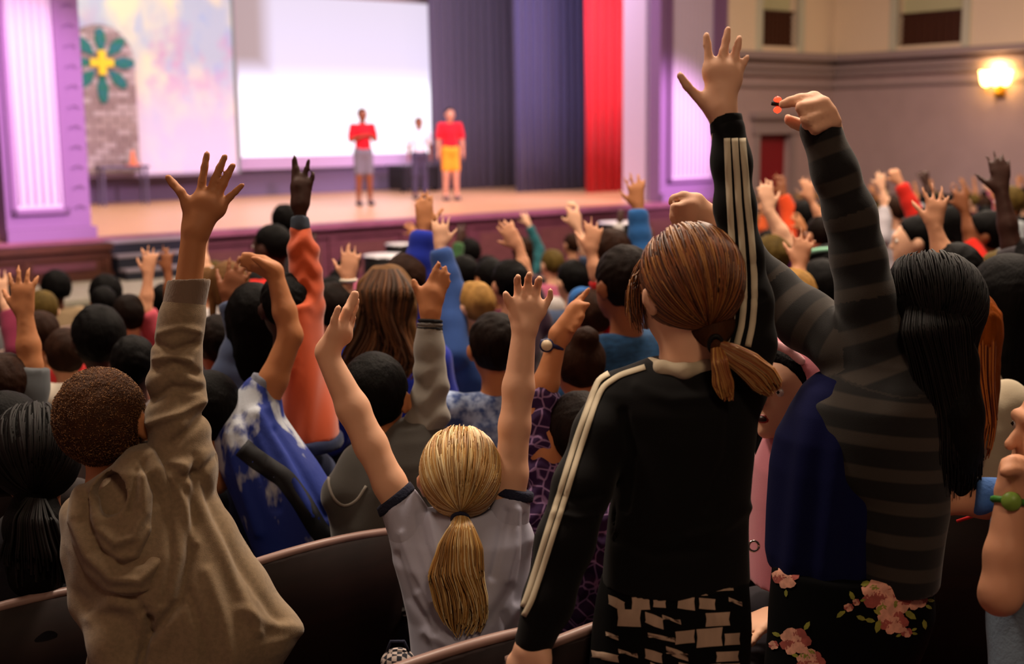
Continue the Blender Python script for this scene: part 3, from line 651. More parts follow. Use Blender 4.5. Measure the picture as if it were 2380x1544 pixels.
def person(name='person', label='', head=None, H=None, d=None, s=1.0, yaw=28, nod=0, tilt=0, tone='fair', hair=('short', 'black'), hairbig=1.0,
           top='#555555', topm=None, sleeve='short', bottom='#20242c', arms=(), pose='sit', vox=None, lean=(0, 0), hipw=1.0, torso=None, base_z=None, group=None,
           extra_body=None, extra_top=None, topname='shirt', nohair=False, shw=.145, gtop=None, fold=None, attrs=None, neck_r=.042, cat='person', face=None, local=False, nolegs=False, skirt=False, shorts=False, hip_at=None):
    if H is None: H = W(head[0], head[1], d)
    H = np.asarray(H, float)
    dist = d or 8
    if vox is None: vox = 0.0048 if dist < 3 else .0076 if dist < 4.2 else .0105 if dist < 6 else .0135 if dist < 9 else .016
    Fd = rotz(np.array([0, 1.0, 0]), math.radians(yaw)); Up = UPZ
    R = np.cross(Fd, Up); hf = nrm(Fd*math.cos(math.radians(nod))+Up*math.sin(math.radians(nod))); hu = nrm(np.cross(np.cross(hf, Up), hf))
    hr = np.cross(hf, hu); hu = nrm(hu*math.cos(math.radians(tilt))+hr*math.sin(math.radians(tilt)))
    N = H-UPZ*.150*s-Fd*.012*s
    hip = N-UPZ*.40*s+R*lean[0]+Fd*lean[1]
    if hip_at is not None: hip = W(hip_at[0], hip_at[1], d)
    floor = (base_z if base_z is not None else fzw(hip))
    base = np.array([hip[0], hip[1], floor])
    e = empty(name, tuple(base), 0, label=label, cat=cat, group=group)
    m_sk = skin(tone)
    B = Blob(k=.025*s); T = Blob(k=.03*s); BL = Blob(k=.03*s)
    face = face if face is not None else True
    head_prims(B, H, hf, hu, s, face)
    B.cap(H-hu*.05*s-hf*.012*s, N-UPZ*.02*s, neck_r*s, (neck_r+.004)*s, k=.02*s)
    sh = [N-UPZ*.035*s+R*sd*shw*s for sd in (-1, 1)]
    mid = (N+hip)/2
    if torso is None:
        B.cap(sh[0]+R*.02*s, sh[1]-R*.02*s, .036*s, k=.03*s)
        BL.cap(N-UPZ*.1*s, mid, .085*s, .08*s, sq=(Fd, .75)); BL.cap(mid, hip, .08*s, .095*s, sq=(Fd, .8))
    else:
        tv = [(W((xl+xr)/2, y+14, d+dd), (xr-xl)/2*(d+dd)/F_PX*.74, dep*.74) for (y, xl, xr, dd, dep) in torso]
        BL.loft(tv, CR*1.0, np.array([0, 1.0, 0]), k=.02); top_ = max(tv, key=lambda q: q[0][2]); B.cap(N, top_[0]*.6+N*.4-UPZ*.03, neck_r*s, neck_r*s, k=.02)
    # shirt trunk
    if torso is None:
        lv = [(hip-UPZ*.05*s, .135*s*hipw, .10*s), (hip+UPZ*.05*s, .128*s*hipw, .096*s), (mid, .122*s*hipw, .092*s), (N-UPZ*.15*s, .138*s, .094*s), (N-UPZ*.08*s, .148*s, .082*s), (N-UPZ*.03*s, .125*s, .062*s), (N+UPZ*.005*s, .066*s, .052*s)]
        T.loft(lv, R, Fd, k=.03*s)
    else:
        lv = [(W((xl+xr)/2, y, d+dd), (xr-xl)/2*(d+dd)/F_PX, dep) for (y, xl, xr, dd, dep) in torso]
        xa = CR*1.0; T.loft([(c, a, b_) for c, a, b_ in lv], xa, np.array([0, 1.0, 0]), k=.02)
    T.cap(sh[0], sh[1], .050*s, k=.03*s) if torso is None else None
    hands = []
    def pt(p, dflt):
        if p is None: return dflt
        return np.asarray(p[1:], float) if p[0] == 'w' else W(p[0], p[1], d+(p[2] if len(p) > 2 else 0))
    for a in arms:
        sd = a.get('side', 1); S0 = pt(a.get('sh'), sh[0] if sd < 0 else sh[1]); th = a.get('thick', 1.0)*s
        E_ = pt(a.get('el'), None); Wr = pt(a.get('wr'), None)
        if E_ is None:                                        # arm resting in the lap
            E_ = S0-UPZ*.23*s+R*sd*.035*s+Fd*.03*s; Wr = E_+Fd*.19*s-R*sd*.06*s-UPZ*.02*s
            a = dict(a); a.setdefault('tip', None)
        rs = a.get('r', (.040, .036, .033, .0235)); mu = (S0+E_)/2; mf = E_*.6+Wr*.4
        B.chain([S0, mu, E_, mf, Wr], [rs[0]*th, rs[0]*.96*th, rs[1]*th*.93, rs[2]*th*1.02, rs[3]*th], k=.015*s)
        if a.get('hand', True) is True:
            tp = a.get('tip'); hd = (pt(tp, None)-Wr) if tp is not None else (Wr-E_)
            pal = a.get('palm', 'away'); nm = {'away': np.array([0, 1.0, .15]), 'cam': np.array([0, -1.0, .1]), 'left': -CR+[0, .2, 0], 'right': CR+[0, .2, 0], 'down': np.array([0, .2, -1.0])}[pal]
            if tp is None and a.get('el') is None: nm = np.array([0, 0, -1.0])
            hdn = nrm(hd); x = np.cross(hdn, nrm(nm-hdn*(nm@hdn))); tside = a.get('th', 'L'); want = -CR if tside == 'L' else CR
            side = 1 if x@want > 0 else -1
            hand(B, Wr, hd, nm, side, s*a.get('hs', 1.0), a.get('spread', .16), a.get('curl', (.12, .1, .12, .18)), a.get('thumb', .75))
        elif callable(a.get('hand')): a['hand'](B)
        sl = a.get('sleeve', sleeve)
        if sl:
            fr = 1.0 if sl == 'long' else .48 if sl == 'short' else sl
            pw = a.get('puff', 1.28)
            fu = min(1, fr*2) if fr < 1 else 1
            def on(f):                                        # point and radius at fraction f of the whole arm
                return (S0+(E_-S0)*f*2, rs[0]+(rs[1]-rs[0])*f*2) if f <= .5 else (E_+(Wr-E_)*(f-.5)*2, rs[1]+(rs[3]-rs[1])*(f-.5)*2)
            stops = [0, .25, .5, .7, .9, .97]; stops = [f for f in stops if f < (fr*.97)]+[fr*.97 if fr == 1 else fr]
            pp = [on(f) for f in stops]; pts = [q[0] for q in pp]; rr = [(q[1]*pw+.006)*th for q in pp]
            for i in range(len(pts)-1):
                last = i == len(pts)-2; dr = nrm(pts[i+1]-pts[i])
                T.cap(pts[i], pts[i+1], rr[i], rr[i+1], k=.02*s, cut=[(pts[-1], nrm(pts[-1]-pts[-2]))] if i >= len(pts)-4 and stops[i] >= (.5 if fr > .5 else 0) else None)
    lg = .6 if nolegs else 1.0
    if pose == 'sit':
        for sd in (-1, 1):
            hp = hip+R*sd*.07*s-UPZ*.02*s; kn = hp+Fd*.36*s+R*sd*.02; kn[2] = max(kn[2], floor+.3); ft = np.array([kn[0], kn[1], floor+.05])+Fd*.03
            BL.chain([hp, kn, ft], [.07*s, .05*s, .034*s], k=.03*s); BL.cap(ft, ft+Fd*.11*s, .032*s, .028*s)
    elif pose == 'stand':
        for sd in (-1, 1):
            hp = hip+R*sd*.07*s-UPZ*.03*s; ft = np.array([hp[0], hp[1], floor+.05])+R*sd*.03; kn = (hp+ft)/2+Fd*.02
            BL.chain([hp-UPZ*(.1 if nolegs else 0), kn, ft], [.075*s*lg, .055*s*lg, .036*s*lg], k=.03*s); BL.cap(ft, ft+Fd*.12*s, .032*s, .028*s)
    if extra_body: extra_body(B)
    if extra_top: extra_top(T)
    Pb, Fb = B.mesh(vox); Pc, Fc_ = BL.mesh(max(vox*2, .014))
    body = mesh_obj('body', np.concatenate([Pb, Pc])-base, np.concatenate([Fb, Fc_+len(Pb)]), m_sk, e)
    tm = topm or clothm(top)
    if fold is None: fold = folds(.006*s, 26, (0, 0, 1), seed=int(abs(H[0])*97) % 50) if dist < 6 else None
    blob_obj(topname, T, vox, tm, e, base, fold=fold, attrs=attrs)
    if not nolegs:
        P_ = Blob(k=.03*s); P_.ell(hip-UPZ*.03*s, np.array([.145*hipw, .115, .11])*s, np.stack([R, Fd, Up], 1))
        for sd in (-1, 1):
            hp = hip+R*sd*.07*s-UPZ*.02*s
            if pose == 'sit': kn = hp+Fd*.36*s+R*sd*.02; kn[2] = max(kn[2], floor+.3); ft = np.array([kn[0], kn[1], floor+.09])+Fd*.02
            else: ft = np.array([hp[0], hp[1], floor+.1])+R*sd*.03; kn = (hp+ft)/2+Fd*.02
            if shorts: P_.cap(hp, kn, .088*s, .074*s, cut=[(kn+UPZ*.02, -UPZ)]); continue
            P_.chain([hp, kn], [.082*s, .064*s]); P_.cap(kn, ft, .062*s, .05*s, cut=[(ft, -UPZ)])
        blob_obj('skirt' if skirt else 'trousers', P_, max(vox*1.8, .016), clothm(bottom), e, base)
        sh_ = MB()
    if not nohair and hair:
        hb_ = hair_blob(hair[0], H, hf, hu, s, hairbig)
        cur = hair[0] in ('afro', 'wavy', 'buzz') ; f_ = folds(.0016 if hair[0] == 'buzz' else .004 if cur else .0025 if dist > 3.5 and hair[0] == 'short' else .0012, 120 if hair[0] != 'wavy' else 60, hf if False else hu, st=.9 if cur else .15, seed=3)
        blob_obj('hair', hb_, vox, hairm(hair[1]), e, base, fold=f_)
    # eyes
    if dist < 30 and face:
        q = lambda x, y, z: H+(hr*x+hf*y+hu*z)*s-base
        for sd in (-1, 1):
            c = q(sd*.030, .0775, .001); mb = MB().lathe([(0, -.0115*s), (.007*s, -.007*s), (.010*s, 0), (.007*s, .007*s), (0, .0105*s)], c, 8); o = mb.build('eye', mat('eye_white', '#d8d0c8', .3), e, True)
            if dist < 6 or local is False and dist > 15:
                c2 = q(sd*.030, .0855, .001); MB().lathe([(0, -.005*s), (.0042*s, 0), (0, .005*s)], c2, 8).build('iris', mat('iris_dark', '#1a0f0a', .2), o, True)
    return e, dict(H=H, N=N, hip=hip, R=R, F=Fd, hf=hf, hu=hu, hr=hr, sh=sh, base=base, s=s, body=body)

# draping: follow a surface as seen along a ray and lay something on it
def surf(objs):
    vs = []; fs = []; n = 0; dg = None
    for o in objs:
        mw = Matrix.Translation(o.parent.location) if o.parent else Matrix.Identity(4); off = np.array(o.parent.location) if o.parent else np.zeros(3)
        co = np.empty(len(o.data.vertices)*3, np.float32); o.data.vertices.foreach_get('co', co); co = co.reshape(-1, 3)+off
        fs += [tuple(v+n for v in p.vertices) for p in o.data.polygons]; vs += [Vector(c) for c in co]; n += len(co)
    return BVHTree.FromPolygons(vs, fs)
def drape(bvh, x, y, lift=.002, dflt=None):
    v = ray(x, y); h = bvh.ray_cast(Vector(EYE), Vector(v/np.linalg.norm(v)))
    if h[0] is None: return dflt
    nn = np.array(h[1]); vv = v/np.linalg.norm(v)
    if nn@vv > 0: nn = -nn
    return np.array(h[0])+nn*lift
def ribbon(name, bvh, pts, wpx, m, parent, base, lift=.0025, step=9, thick=.0015):
    """a strip of cloth laid on the surface along a line"""
    P = []; pts = [np.array(p[:2], float) for p in pts]
    for a, b in zip(pts[:-1], pts[1:]):
        n = max(2, int(np.linalg.norm(b-a)/step)); P += [a+(b-a)*i/n for i in range(n)]
    P.append(pts[-1]); P = np.array(P)
    k = np.array([.25, .5, .25]); Ps = P.copy(); 
    for _ in range(2): Ps[1:-1] = Ps[:-2]*.25+Ps[1:-1]*.5+Ps[2:]*.25
    T_ = np.gradient(Ps, axis=0); T_ /= np.linalg.norm(T_, axis=1)[:, None]; Nn = np.stack([-T_[:, 1], T_[:, 0]], 1)
    rows = []
    for p, n_ in zip(Ps, Nn):
        r = [drape(bvh, *(p+n_*wpx*u), lift) for u in (-.5, 0, .5)]
        if any(q is None for q in r): continue
        if rows and max(np.linalg.norm(r[i]-rows[-1][i]) for i in range(3)) > .05: continue
        rows.append(r)
    if len(rows) < 2: return None
    V = [c-base for r in rows for c in r]; f = []
    for i in range(len(rows)-1):
        for j in range(2): f.append((i*3+j, i*3+j+1, (i+1)*3+j+1, (i+1)*3+j))
    o = obj_from(name, V, f, m, parent, True); md = o.modifiers.new('t', 'SOLIDIFY'); md.thickness = thick; return o
def patch(bvh, poly, n=3):
    """a flat print laid on a surface: poly = outline in x, y; returns verts, faces as a fan with rings"""
    c = np.mean(np.array(poly, float), 0); V = []; ok = True
    rings = [i/n for i in range(1, n+1)]; p0 = drape(bvh, *c)
    if p0 is None: return None
    V.append(p0); m = len(poly); f = []
    for r in rings:
        for q in poly:
            z = drape(bvh, *(c+(np.array(q, float)-c)*r))
            if z is None or np.linalg.norm(z-V[0]) > .12: return None
            V.append(z)
    for j in range(m): f.append((0, 1+j, 1+(j+1) % m))
    for i in range(n-1):
        for j in range(m): f.append((1+i*m+j, 1+(i+1)*m+j, 1+(i+1)*m+(j+1) % m, 1+i*m+(j+1) % m))
    return V, f
# ---------------------------------------------------------------- seats
M_seat = mat('seat_veneer', '#1c0b08', .6, var=.3, vscale=5, stretch=(1, 1, 6), spec=.2); M_edge = mat('seat_edge', '#8a6e66', .4, spec=.4); M_iron = mat('seat_iron', '#17120f', .5, metal=.6)
def make_seat(label=None):
    e = empty('theatre_seat', (0, 0, 0), 0, label=label or 'dark veneered theatre seat with a pale top edge', cat='seat')
    def curved(w_, z0, z1, t, name, m_, yo=-.2, hgt=0.03, lean_=.10, par=e):
        V = []; n = 10
        for z in (z0, (z0+z1)/2, z1):
            for side in (0, 1):
                for i in range(n+1):
                    u = i/n*2-1; V.append((u*w_/2, yo-.035+.035*(1-u*u)*-1+.035-(z-z0)*lean_*2+(t if side else 0), z+(hgt*(1-u*u) if z == z1 else 0)))
        m_n = n+1; f = []
        for r in range(2):
            for i in range(n):
                a = r*2*m_n+i; f += [(a, a+1, a+1+2*m_n, a+2*m_n)]; b_ = a+m_n; f += [(b_+1, b_, b_+2*m_n, b_+1+2*m_n)]
        for i in range(n): a = 4*m_n+i; f.append((a, a+1, a+1+m_n, a+m_n)); b_ = i; f.append((b_+1, b_, b_+m_n, b_+m_n+1))
        for r in range(2):
            for i in (0, n): a = r*2*m_n+i; f.append((a, a+2*m_n, a+3*m_n, a+m_n) if i == 0 else (a+m_n, a+3*m_n, a+2*m_n, a))
        return obj_from(name, V, f, m_, par, True)
    curved(.50, .40, .845, .022, 'backrest', M_seat)
    # pale edge strip along the top
    MB().tube([(u*.25, -.2-.035*(1-u*u)-(.445)*.2+.011, .85+.03*(1-u*u)) for u in np.linspace(-1, 1, 11)], .011, 6).build('top_edge', M_edge, e, True)
    MB().box(-.23, .23, -.16, .24, .40, .45, .015).build('seat_pan', M_seat, e)
    for sd in (-1, 1):
        MB().box(sd*.265-.02, sd*.265+.02, -.25, .12, .60, .63, .01).build('armrest', M_seat, e)
        MB().box(sd*.265-.012, sd*.265+.012, -.24, -.02, 0, .60, .004).build('side_stand', M_iron, e)
    return e
# ================================================================ the people nearest to the camera
def pj(P):
    v = P-EYE; z = v@_fw; return 1190+F_PX*(v@CR)/z, 772-F_PX*(v@CU)/z
def px(d, *pts):                                            # pixel polyline with radii -> points, metres
    return [W(p[0], p[1], d+(p[3] if len(p) > 3 else 0)) for p in pts], [p[2]*(d+(p[3] if len(p) > 3 else 0))/F_PX for p in pts]
def chainp(B, d, *pts, **kw): a, r = px(d, *pts); B.chain(a, r, **kw); return a
def hand_of(d, wrist, fingers, **kw): return lambda B: hand_px(B, d, wrist, None, fingers, **kw)
HB = {}
def strands_cap(name, i, tie, n, mats_, m_parent, rad=(.0016, .0007), grow=1.02, cap=(.081, .097, .092), seed=0, fmax=.25, off=-.010, bigs=1.0):
    """hair combed over the skull towards the tie"""
    r = np.random.default_rng(seed); H, hf, hu, hr, s = i['H'], i['hf'], i['hu'], i['hr'], i['s']
    C = H+(hf*off+hu*.018)*s; R3 = np.stack([hr, hf, hu], 1); n0 = nrm(R3.T@(np.asarray(tie)-C)/np.array(cap))
    u = nrm(np.cross(n0, (1, 0, .01))); v = np.cross(n0, u); L = []
    for q in range(n):
        ph = r.uniform(0, 2*math.pi); p = u*math.cos(ph)+v*math.sin(ph); tm = r.uniform(1.2, 2.5); th = np.linspace(tm, .05, 14)
        wob = r.normal(0, .03); D = np.cos(th)[:, None]*n0+np.sin(th)[:, None]*(p*1.0)+wob*np.sin(th*2)[:, None]*np.cross(n0, p)
        D /= np.linalg.norm(D, axis=1)[:, None]
        ok = (D[:, 1]*.86-(-D[:, 2])*-.0 < fmax+.45*max(0, 1)*np.clip(D[:, 2], 0, 1)) & (D[:, 2] > -.92)
        D = D[ok]
        if len(D) < 4: continue
        X = C+(D*np.array(cap)*s*bigs*(grow+r.uniform(-.012, .02)))@R3.T
        L.append((X, rad[0]*r.uniform(.7, 1.4), rad[1], int(r.integers(len(mats_)))))
    return tubes(name, L, None, m_parent, i['base'], 3, mats_)
def tail(name, d, path, n, mats_, parent, base, wave=6, seed=0, rad=(.0022, .0008), thick=.35, lens=(.7, 1.0)):
    """path = [(x, y, half width in px, depth offset)] of a hanging bundle"""
    r = np.random.default_rng(seed); L = []; K = np.array(path, float); t0 = np.linspace(0, 1, len(K))
    for q in range(n):
        a = r.uniform(0, 2*math.pi); rr_ = math.sqrt(r.uniform(0, 1)); u, v = rr_*math.cos(a), rr_*math.sin(a); te = lens[1]-(lens[1]-lens[0])*r.uniform(0, 1)**.7; t = np.linspace(0, te, 16)
        x = np.interp(t, t0, K[:, 0]); y = np.interp(t, t0, K[:, 1]); w = np.interp(t, t0, K[:, 2]); dd = np.interp(t, t0, K[:, 3])
        tx = np.gradient(x); ty = np.gradient(y); ln = np.hypot(tx, ty); nx, ny = -ty/ln, tx/ln
        o = u*w+wave*np.sin(t*7+u*2.0+r.uniform(-.5, .5))*t; x2 = x+nx*o; y2 = y+ny*o
        X = np.stack([W(a_, b_, d+c_+v*w_*d/F_PX*thick) for a_, b_, c_, w_ in zip(x2, y2, dd, w)])
        L.append((X, rad[0]*r.uniform(.7, 1.3), rad[1], int(r.integers(len(mats_)))))
    return tubes(name, L, None, parent, base, 3, mats_)
M_bl = [mat('strand_'+n, c, .42, spec=.5) for n, c in (('honey', '#c18e4c'), ('gold', '#dcb470'), ('ash', '#a68050'), ('pale', '#efd8a4'))]
M_au = [mat('strand_'+n, c, .42, spec=.5) for n, c in (('copper', '#8c5028'), ('auburn', '#66381c'), ('umber', '#4e2a16'), ('amber', '#a06a34'))]
M_bk = [mat('strand_'+n, c, .6, spec=.18) for n, c in (('ink', '#0b0909'), ('soot', '#161112'))]
M_gi = [mat('strand_'+n, c, .42, spec=.5) for n, c in (('ginger', '#a3521a'), ('rust', '#7a3712'), ('orange', '#c8772a'))]

# ---------------- A: boy in the taupe hooded sweatshirt
M_hood = mat('taupe_fleece', '#8f7a60', .95, bump=.22, bscale=700, var=.16, vscale=120, sheen=.25, spec=.1)
M_cuff = mat('taupe_rib', '#7d6858', .95, bump=.3, bscale=500, stretch=(1, 1, .1), sheen=.3, spec=.1)
dA = 2.5
def crease(x, y, pts, w, depth):
    """a soft ridge (depth > 0) or groove (depth < 0) along a line"""
    b = np.full(len(x), 1e9); pts = np.array(pts, float)
    for p, q in zip(pts[:-1], pts[1:]):
        ab = q-p; t = np.clip(((x-p[0])*ab[0]+(y-p[1])*ab[1])/(ab@ab), 0, 1); b = np.minimum(b, (x-p[0]-t*ab[0])**2+(y-p[1]-t*ab[1])**2)
    return depth*np.exp(-b/(w*w))
def foldA(P):
    x, y = pj(P); slv = np.clip((1085-y)/60, 0, 1)*np.clip((y-725)/30, 0, 1); back = (P[:, 1] < W(400, 1200, dA)[1]+.03)
    s_ = .0045*np.sin((y+.30*(x-400)*np.sin(y/55))/19+1.3*np.sin(x/26+y/80))*(.45+.55*np.sin(y/47+.6))
    for pts, w_, dp in (([(362, 800), (400, 815), (455, 800)], 9, -.010), ([(360, 860), (410, 845), (460, 870)], 9, -.009), ([(352, 930), (400, 900), (462, 905)], 10, -.011), ([(350, 985), (410, 965), (468, 935)], 9, .009),
                        ([(395, 1035), (440, 1000), (478, 960)], 10, -.010), ([(372, 775), (420, 760), (460, 770)], 8, .006), ([(360, 835), (400, 828), (440, 838)], 7, .006)): s_ = s_+crease(x, y, pts, w_, dp)
    t_ = .0025*np.sin(x/17+y/60)
    for pts, w_, dp in (([(455, 1060), (450, 1200), (440, 1300), (415, 1400), (350, 1480)], 13, -.016), ([(425, 1090), (480, 1210), (540, 1340), (600, 1470)], 14, .010), ([(470, 1110), (530, 1260), (600, 1380), (650, 1440)], 12, -.009),
                        ([(400, 1110), (430, 1180), (452, 1260)], 11, .010), ([(345, 1100), (390, 1180), (400, 1300), (380, 1400)], 10, -.008), ([(500, 1060), (470, 1100), (430, 1110)], 10, -.010), ([(480, 1040), (440, 1080), (400, 1075)], 12, .008),
                        ([(330, 1420), (280, 1360), (220, 1330)], 12, -.011), ([(345, 1440), (335, 1500), (325, 1560)], 9, -.020), ([(210, 1440), (260, 1400), (320, 1410)], 16, .009), ([(560, 1420), (620, 1450), (690, 1465)], 14, .009), ([(480, 1330), (520, 1430), (540, 1540)], 15, .007), ([(440, 1380), (470, 1470), (480, 1544)], 12, -.007)): t_ = t_+crease(x, y, pts, w_, dp)
    return slv*s_+np.clip((y-1040)/40, 0, 1)*t_*back
def topA(T):
    chainp(T, dA, (428, 1075, 72), (412, 985, 63), (408, 900, 57), (411, 820, 50), (422, 745, 46), (430, 706, 45.5), k=.03)
    chainp(T, dA, (250, 1190, 78), (200, 1200, 52, .02), (190, 1290, 44, .0), (215, 1400, 46, -.02), (265, 1490, 60, -.08), (300, 1600, 62, -.1), k=.02)
    chainp(T, dA, (300, 1140, 60, -.01), (420, 1090, 62), k=.04)
    T.cap(W(345, 1440, dA-.13), W(325, 1600, dA-.13), .012, k=.02, sub=True)
eA, iA = person(label='boy in a taupe hooded sweatshirt with short curly brown hair, one arm raised high', head=(246, 984), hip_at=(430, 1560), d=dA, s=1.04, yaw=-10, nod=12, tilt=-10, tone='tan', hair=('buzz', 'curly'), hairbig=1.03,
    topm=M_hood, sleeve=None, topname='hooded_sweatshirt', bottom='#3a3236', pose='stand', vox=.0042, fold=foldA,
    torso=[(1640, 190, 640, 0, .12), (1544, 200, 655, 0, .12), (1492, 210, 690, 0, .12), (1462, 212, 700, 0, .12), (1400, 205, 655, 0, .125), (1330, 172, 606, 0, .125), (1250, 152, 556, 0, .12), (1190, 155, 520, 0, .11), (1150, 180, 500, 0, .10), (1115, 225, 492, 0, .085), (1085, 290, 480, 0, .07)],
    arms=[dict(side=1, sh=(428, 1080, 0), el=(414, 880, 0), wr=(452, 540, 0), r=(.030, .026, .026, .0235), hand=hand_of(dA, (453, 545), [
        [(438, 478), (420, 446, -.005), (403, 428), (391, 413)], [(463, 462), (470, 420), (476, 388), (481, 358)], [(484, 460), (499, 418), (511, 390), (523, 364)],
        [(501, 466), (519, 428), (530, 405), (541, 385)], [(512, 482), (534, 458), (549, 444), (563, 431)]], pr=.0165, rf=.0090)), ],
    extra_top=topA)
mt = [mat('curl_'+n, c, .7) for n, c in (('a', '#6a4528'), ('b', '#96693f'), ('c', '#523520'))]
# tight curls over the cap of hair
r_ = np.random.default_rng(5); L = []; hA = [c for c in eA.children if c.name.startswith('hair')][0]
co = np.array([v.co for v in hA.data.vertices]); no = np.array([v.normal for v in hA.data.vertices])
for q in r_.choice(len(co), min(5200, len(co)), replace=False):
    n_ = no[q]; t1 = nrm(np.cross(n_, r_.normal(size=3))); t2 = np.cross(n_, t1); a = np.linspace(0, 4.6, 6); rr_ = r_.uniform(.0010, .0018)
    L.append((co[q]+n_*.0005+np.outer(np.cos(a), t1)*rr_+np.outer(np.sin(a), n_)*rr_+np.outer(a, t2)*.0005, .0007, .0004, int(r_.integers(3))))
tag(tubes('curls', L, None, eA, (0, 0, 0), 3, mt), kind='stuff')
# cuff: a hollow ribbed tube, a little wider than the arm
B = Blob(k=.004); a0, a1 = W(421, 742, dA), W(440, 650, dA); dr = nrm(a1-a0); B.cap(a0, a1, .0405, .0405, cut=[(a1, nrm(dr+[-.25, 0, 0])), (a0, -dr)]); B.cap(a0+dr*.05, a1+dr*.03, .034, .0365, sub=True); B.P[-1] = B.P[-1][:-1]+(True,)
blob_obj('cuff', B, .003, M_cuff, eA, iA['base'])
B = Blob(k=.02)
B.loft([(W((a+b)/2, y, dA-.045+dd), (b-a)/2*dA/F_PX, dp) for y, a, b, dd, dp in ((1378, 285, 335, -.055, .02), (1362, 240, 372, -.05, .04), (1320, 200, 398, -.03, .06), (1250, 172, 408, -.01, .075), (1180, 166, 408, .0, .08), (1130, 190, 402, .0, .075), (1080, 262, 385, .0, .065), (1035, 300, 365, .02, .045))], CR, (0, 1.0, 0))
B.ell(W(255, 1148, dA-.10), (.036, .07, .040), k=.0, sub=True)
def foldH(P):
    x, y = pj(P); f = np.zeros(len(P))
    for pts, w_, dp in (([(180, 1130), (172, 1210), (205, 1290), (262, 1345), (325, 1350), (372, 1300), (396, 1220), (392, 1140), (350, 1060)], 13, .010), ([(200, 1150), (198, 1210), (232, 1280), (285, 1318), (330, 1305), (362, 1240), (366, 1150), (335, 1075)], 9, -.012),
                        ([(218, 1165), (228, 1225), (268, 1262), (312, 1248), (335, 1190), (330, 1110)], 13, .010), ([(222, 1250), (262, 1300), (310, 1292), (345, 1230)], 9, .006), ([(300, 1190), (312, 1150), (318, 1090)], 7, -.009)): f = f+crease(x, y, pts, w_, dp)
    return f
blob_obj('hood', B, .0042, M_hood, eA, iA['base'], fold=foldH)
B = Blob(k=.02); B.ell(W(262, 1150, dA-.035), (.045, .035, .042)); blob_obj('undershirt', B, .006, mat('printed_white', '#c9b8a0', .9, var=.6, vscale=60, color2='#8d6a5a'), eA, iA['base'])

# ---------------- B: girl with the blonde ponytail
M_tee = mat('grey_tee', '#b2b3c8', .85, bump=.06, bscale=500, sheen=.15, spec=.2); M_ring = mat('navy_rib', '#1c2036', .9, bump=.3, bscale=200)
dB = 2.75
def foldB(P):
    x, y = pj(P); cx = 1080; u = (x-cx)/150; low = np.clip((y-1230)/120, 0, 1)
    drape_ = .006*np.sin((y-1250+ (x-cx)**2/260)/26)*np.clip(1-np.abs(u), 0, 1)
    side = .0055*np.sin(x/11+ (y-1200)/60*np.sign(x-cx))*np.clip(np.abs(u)-.35, 0, .6)*1.6
    f = low*drape_*.6+side*.6
    for pts, w_, dp in (([(975, 1195), (985, 1260), (1012, 1335)], 9, -.007), ([(935, 1240), (965, 1330), (1004, 1400)], 9, .007), ([(925, 1290), (955, 1390), (1010, 1470)], 8, -.006), ([(1000, 1200), (1020, 1280), (1040, 1350)], 9, .006), ([(1175, 1190), (1160, 1270), (1145, 1340)], 9, -.007),
                        ([(1203, 1185), (1198, 1270), (1178, 1350)], 9, .007), ([(1222, 1200), (1220, 1300), (1200, 1400)], 7, -.006), ([(1000, 1430), (1070, 1482), (1140, 1440), (1190, 1370)], 12, -.007), ([(990, 1470), (1080, 1525), (1160, 1480), (1205, 1410)], 12, .006), ([(975, 1380), (1000, 1440), (1010, 1540)], 9, .006), ([(1170, 1430), (1185, 1490), (1170, 1544)], 9, -.006)): f = f+crease(x, y, pts, w_, dp)
    return f
def topB(T):
    chainp(T, dB, (985, 1290, 62, .0), (945, 1215, 62, 0), (912, 1168, 58, 0), k=.03, cut=None)
    chainp(T, dB, (1150, 1290, 62), (1186, 1215, 58), (1198, 1150, 44), k=.03)
    a = W(912, 1168, dB); b = W(945, 1215, dB)
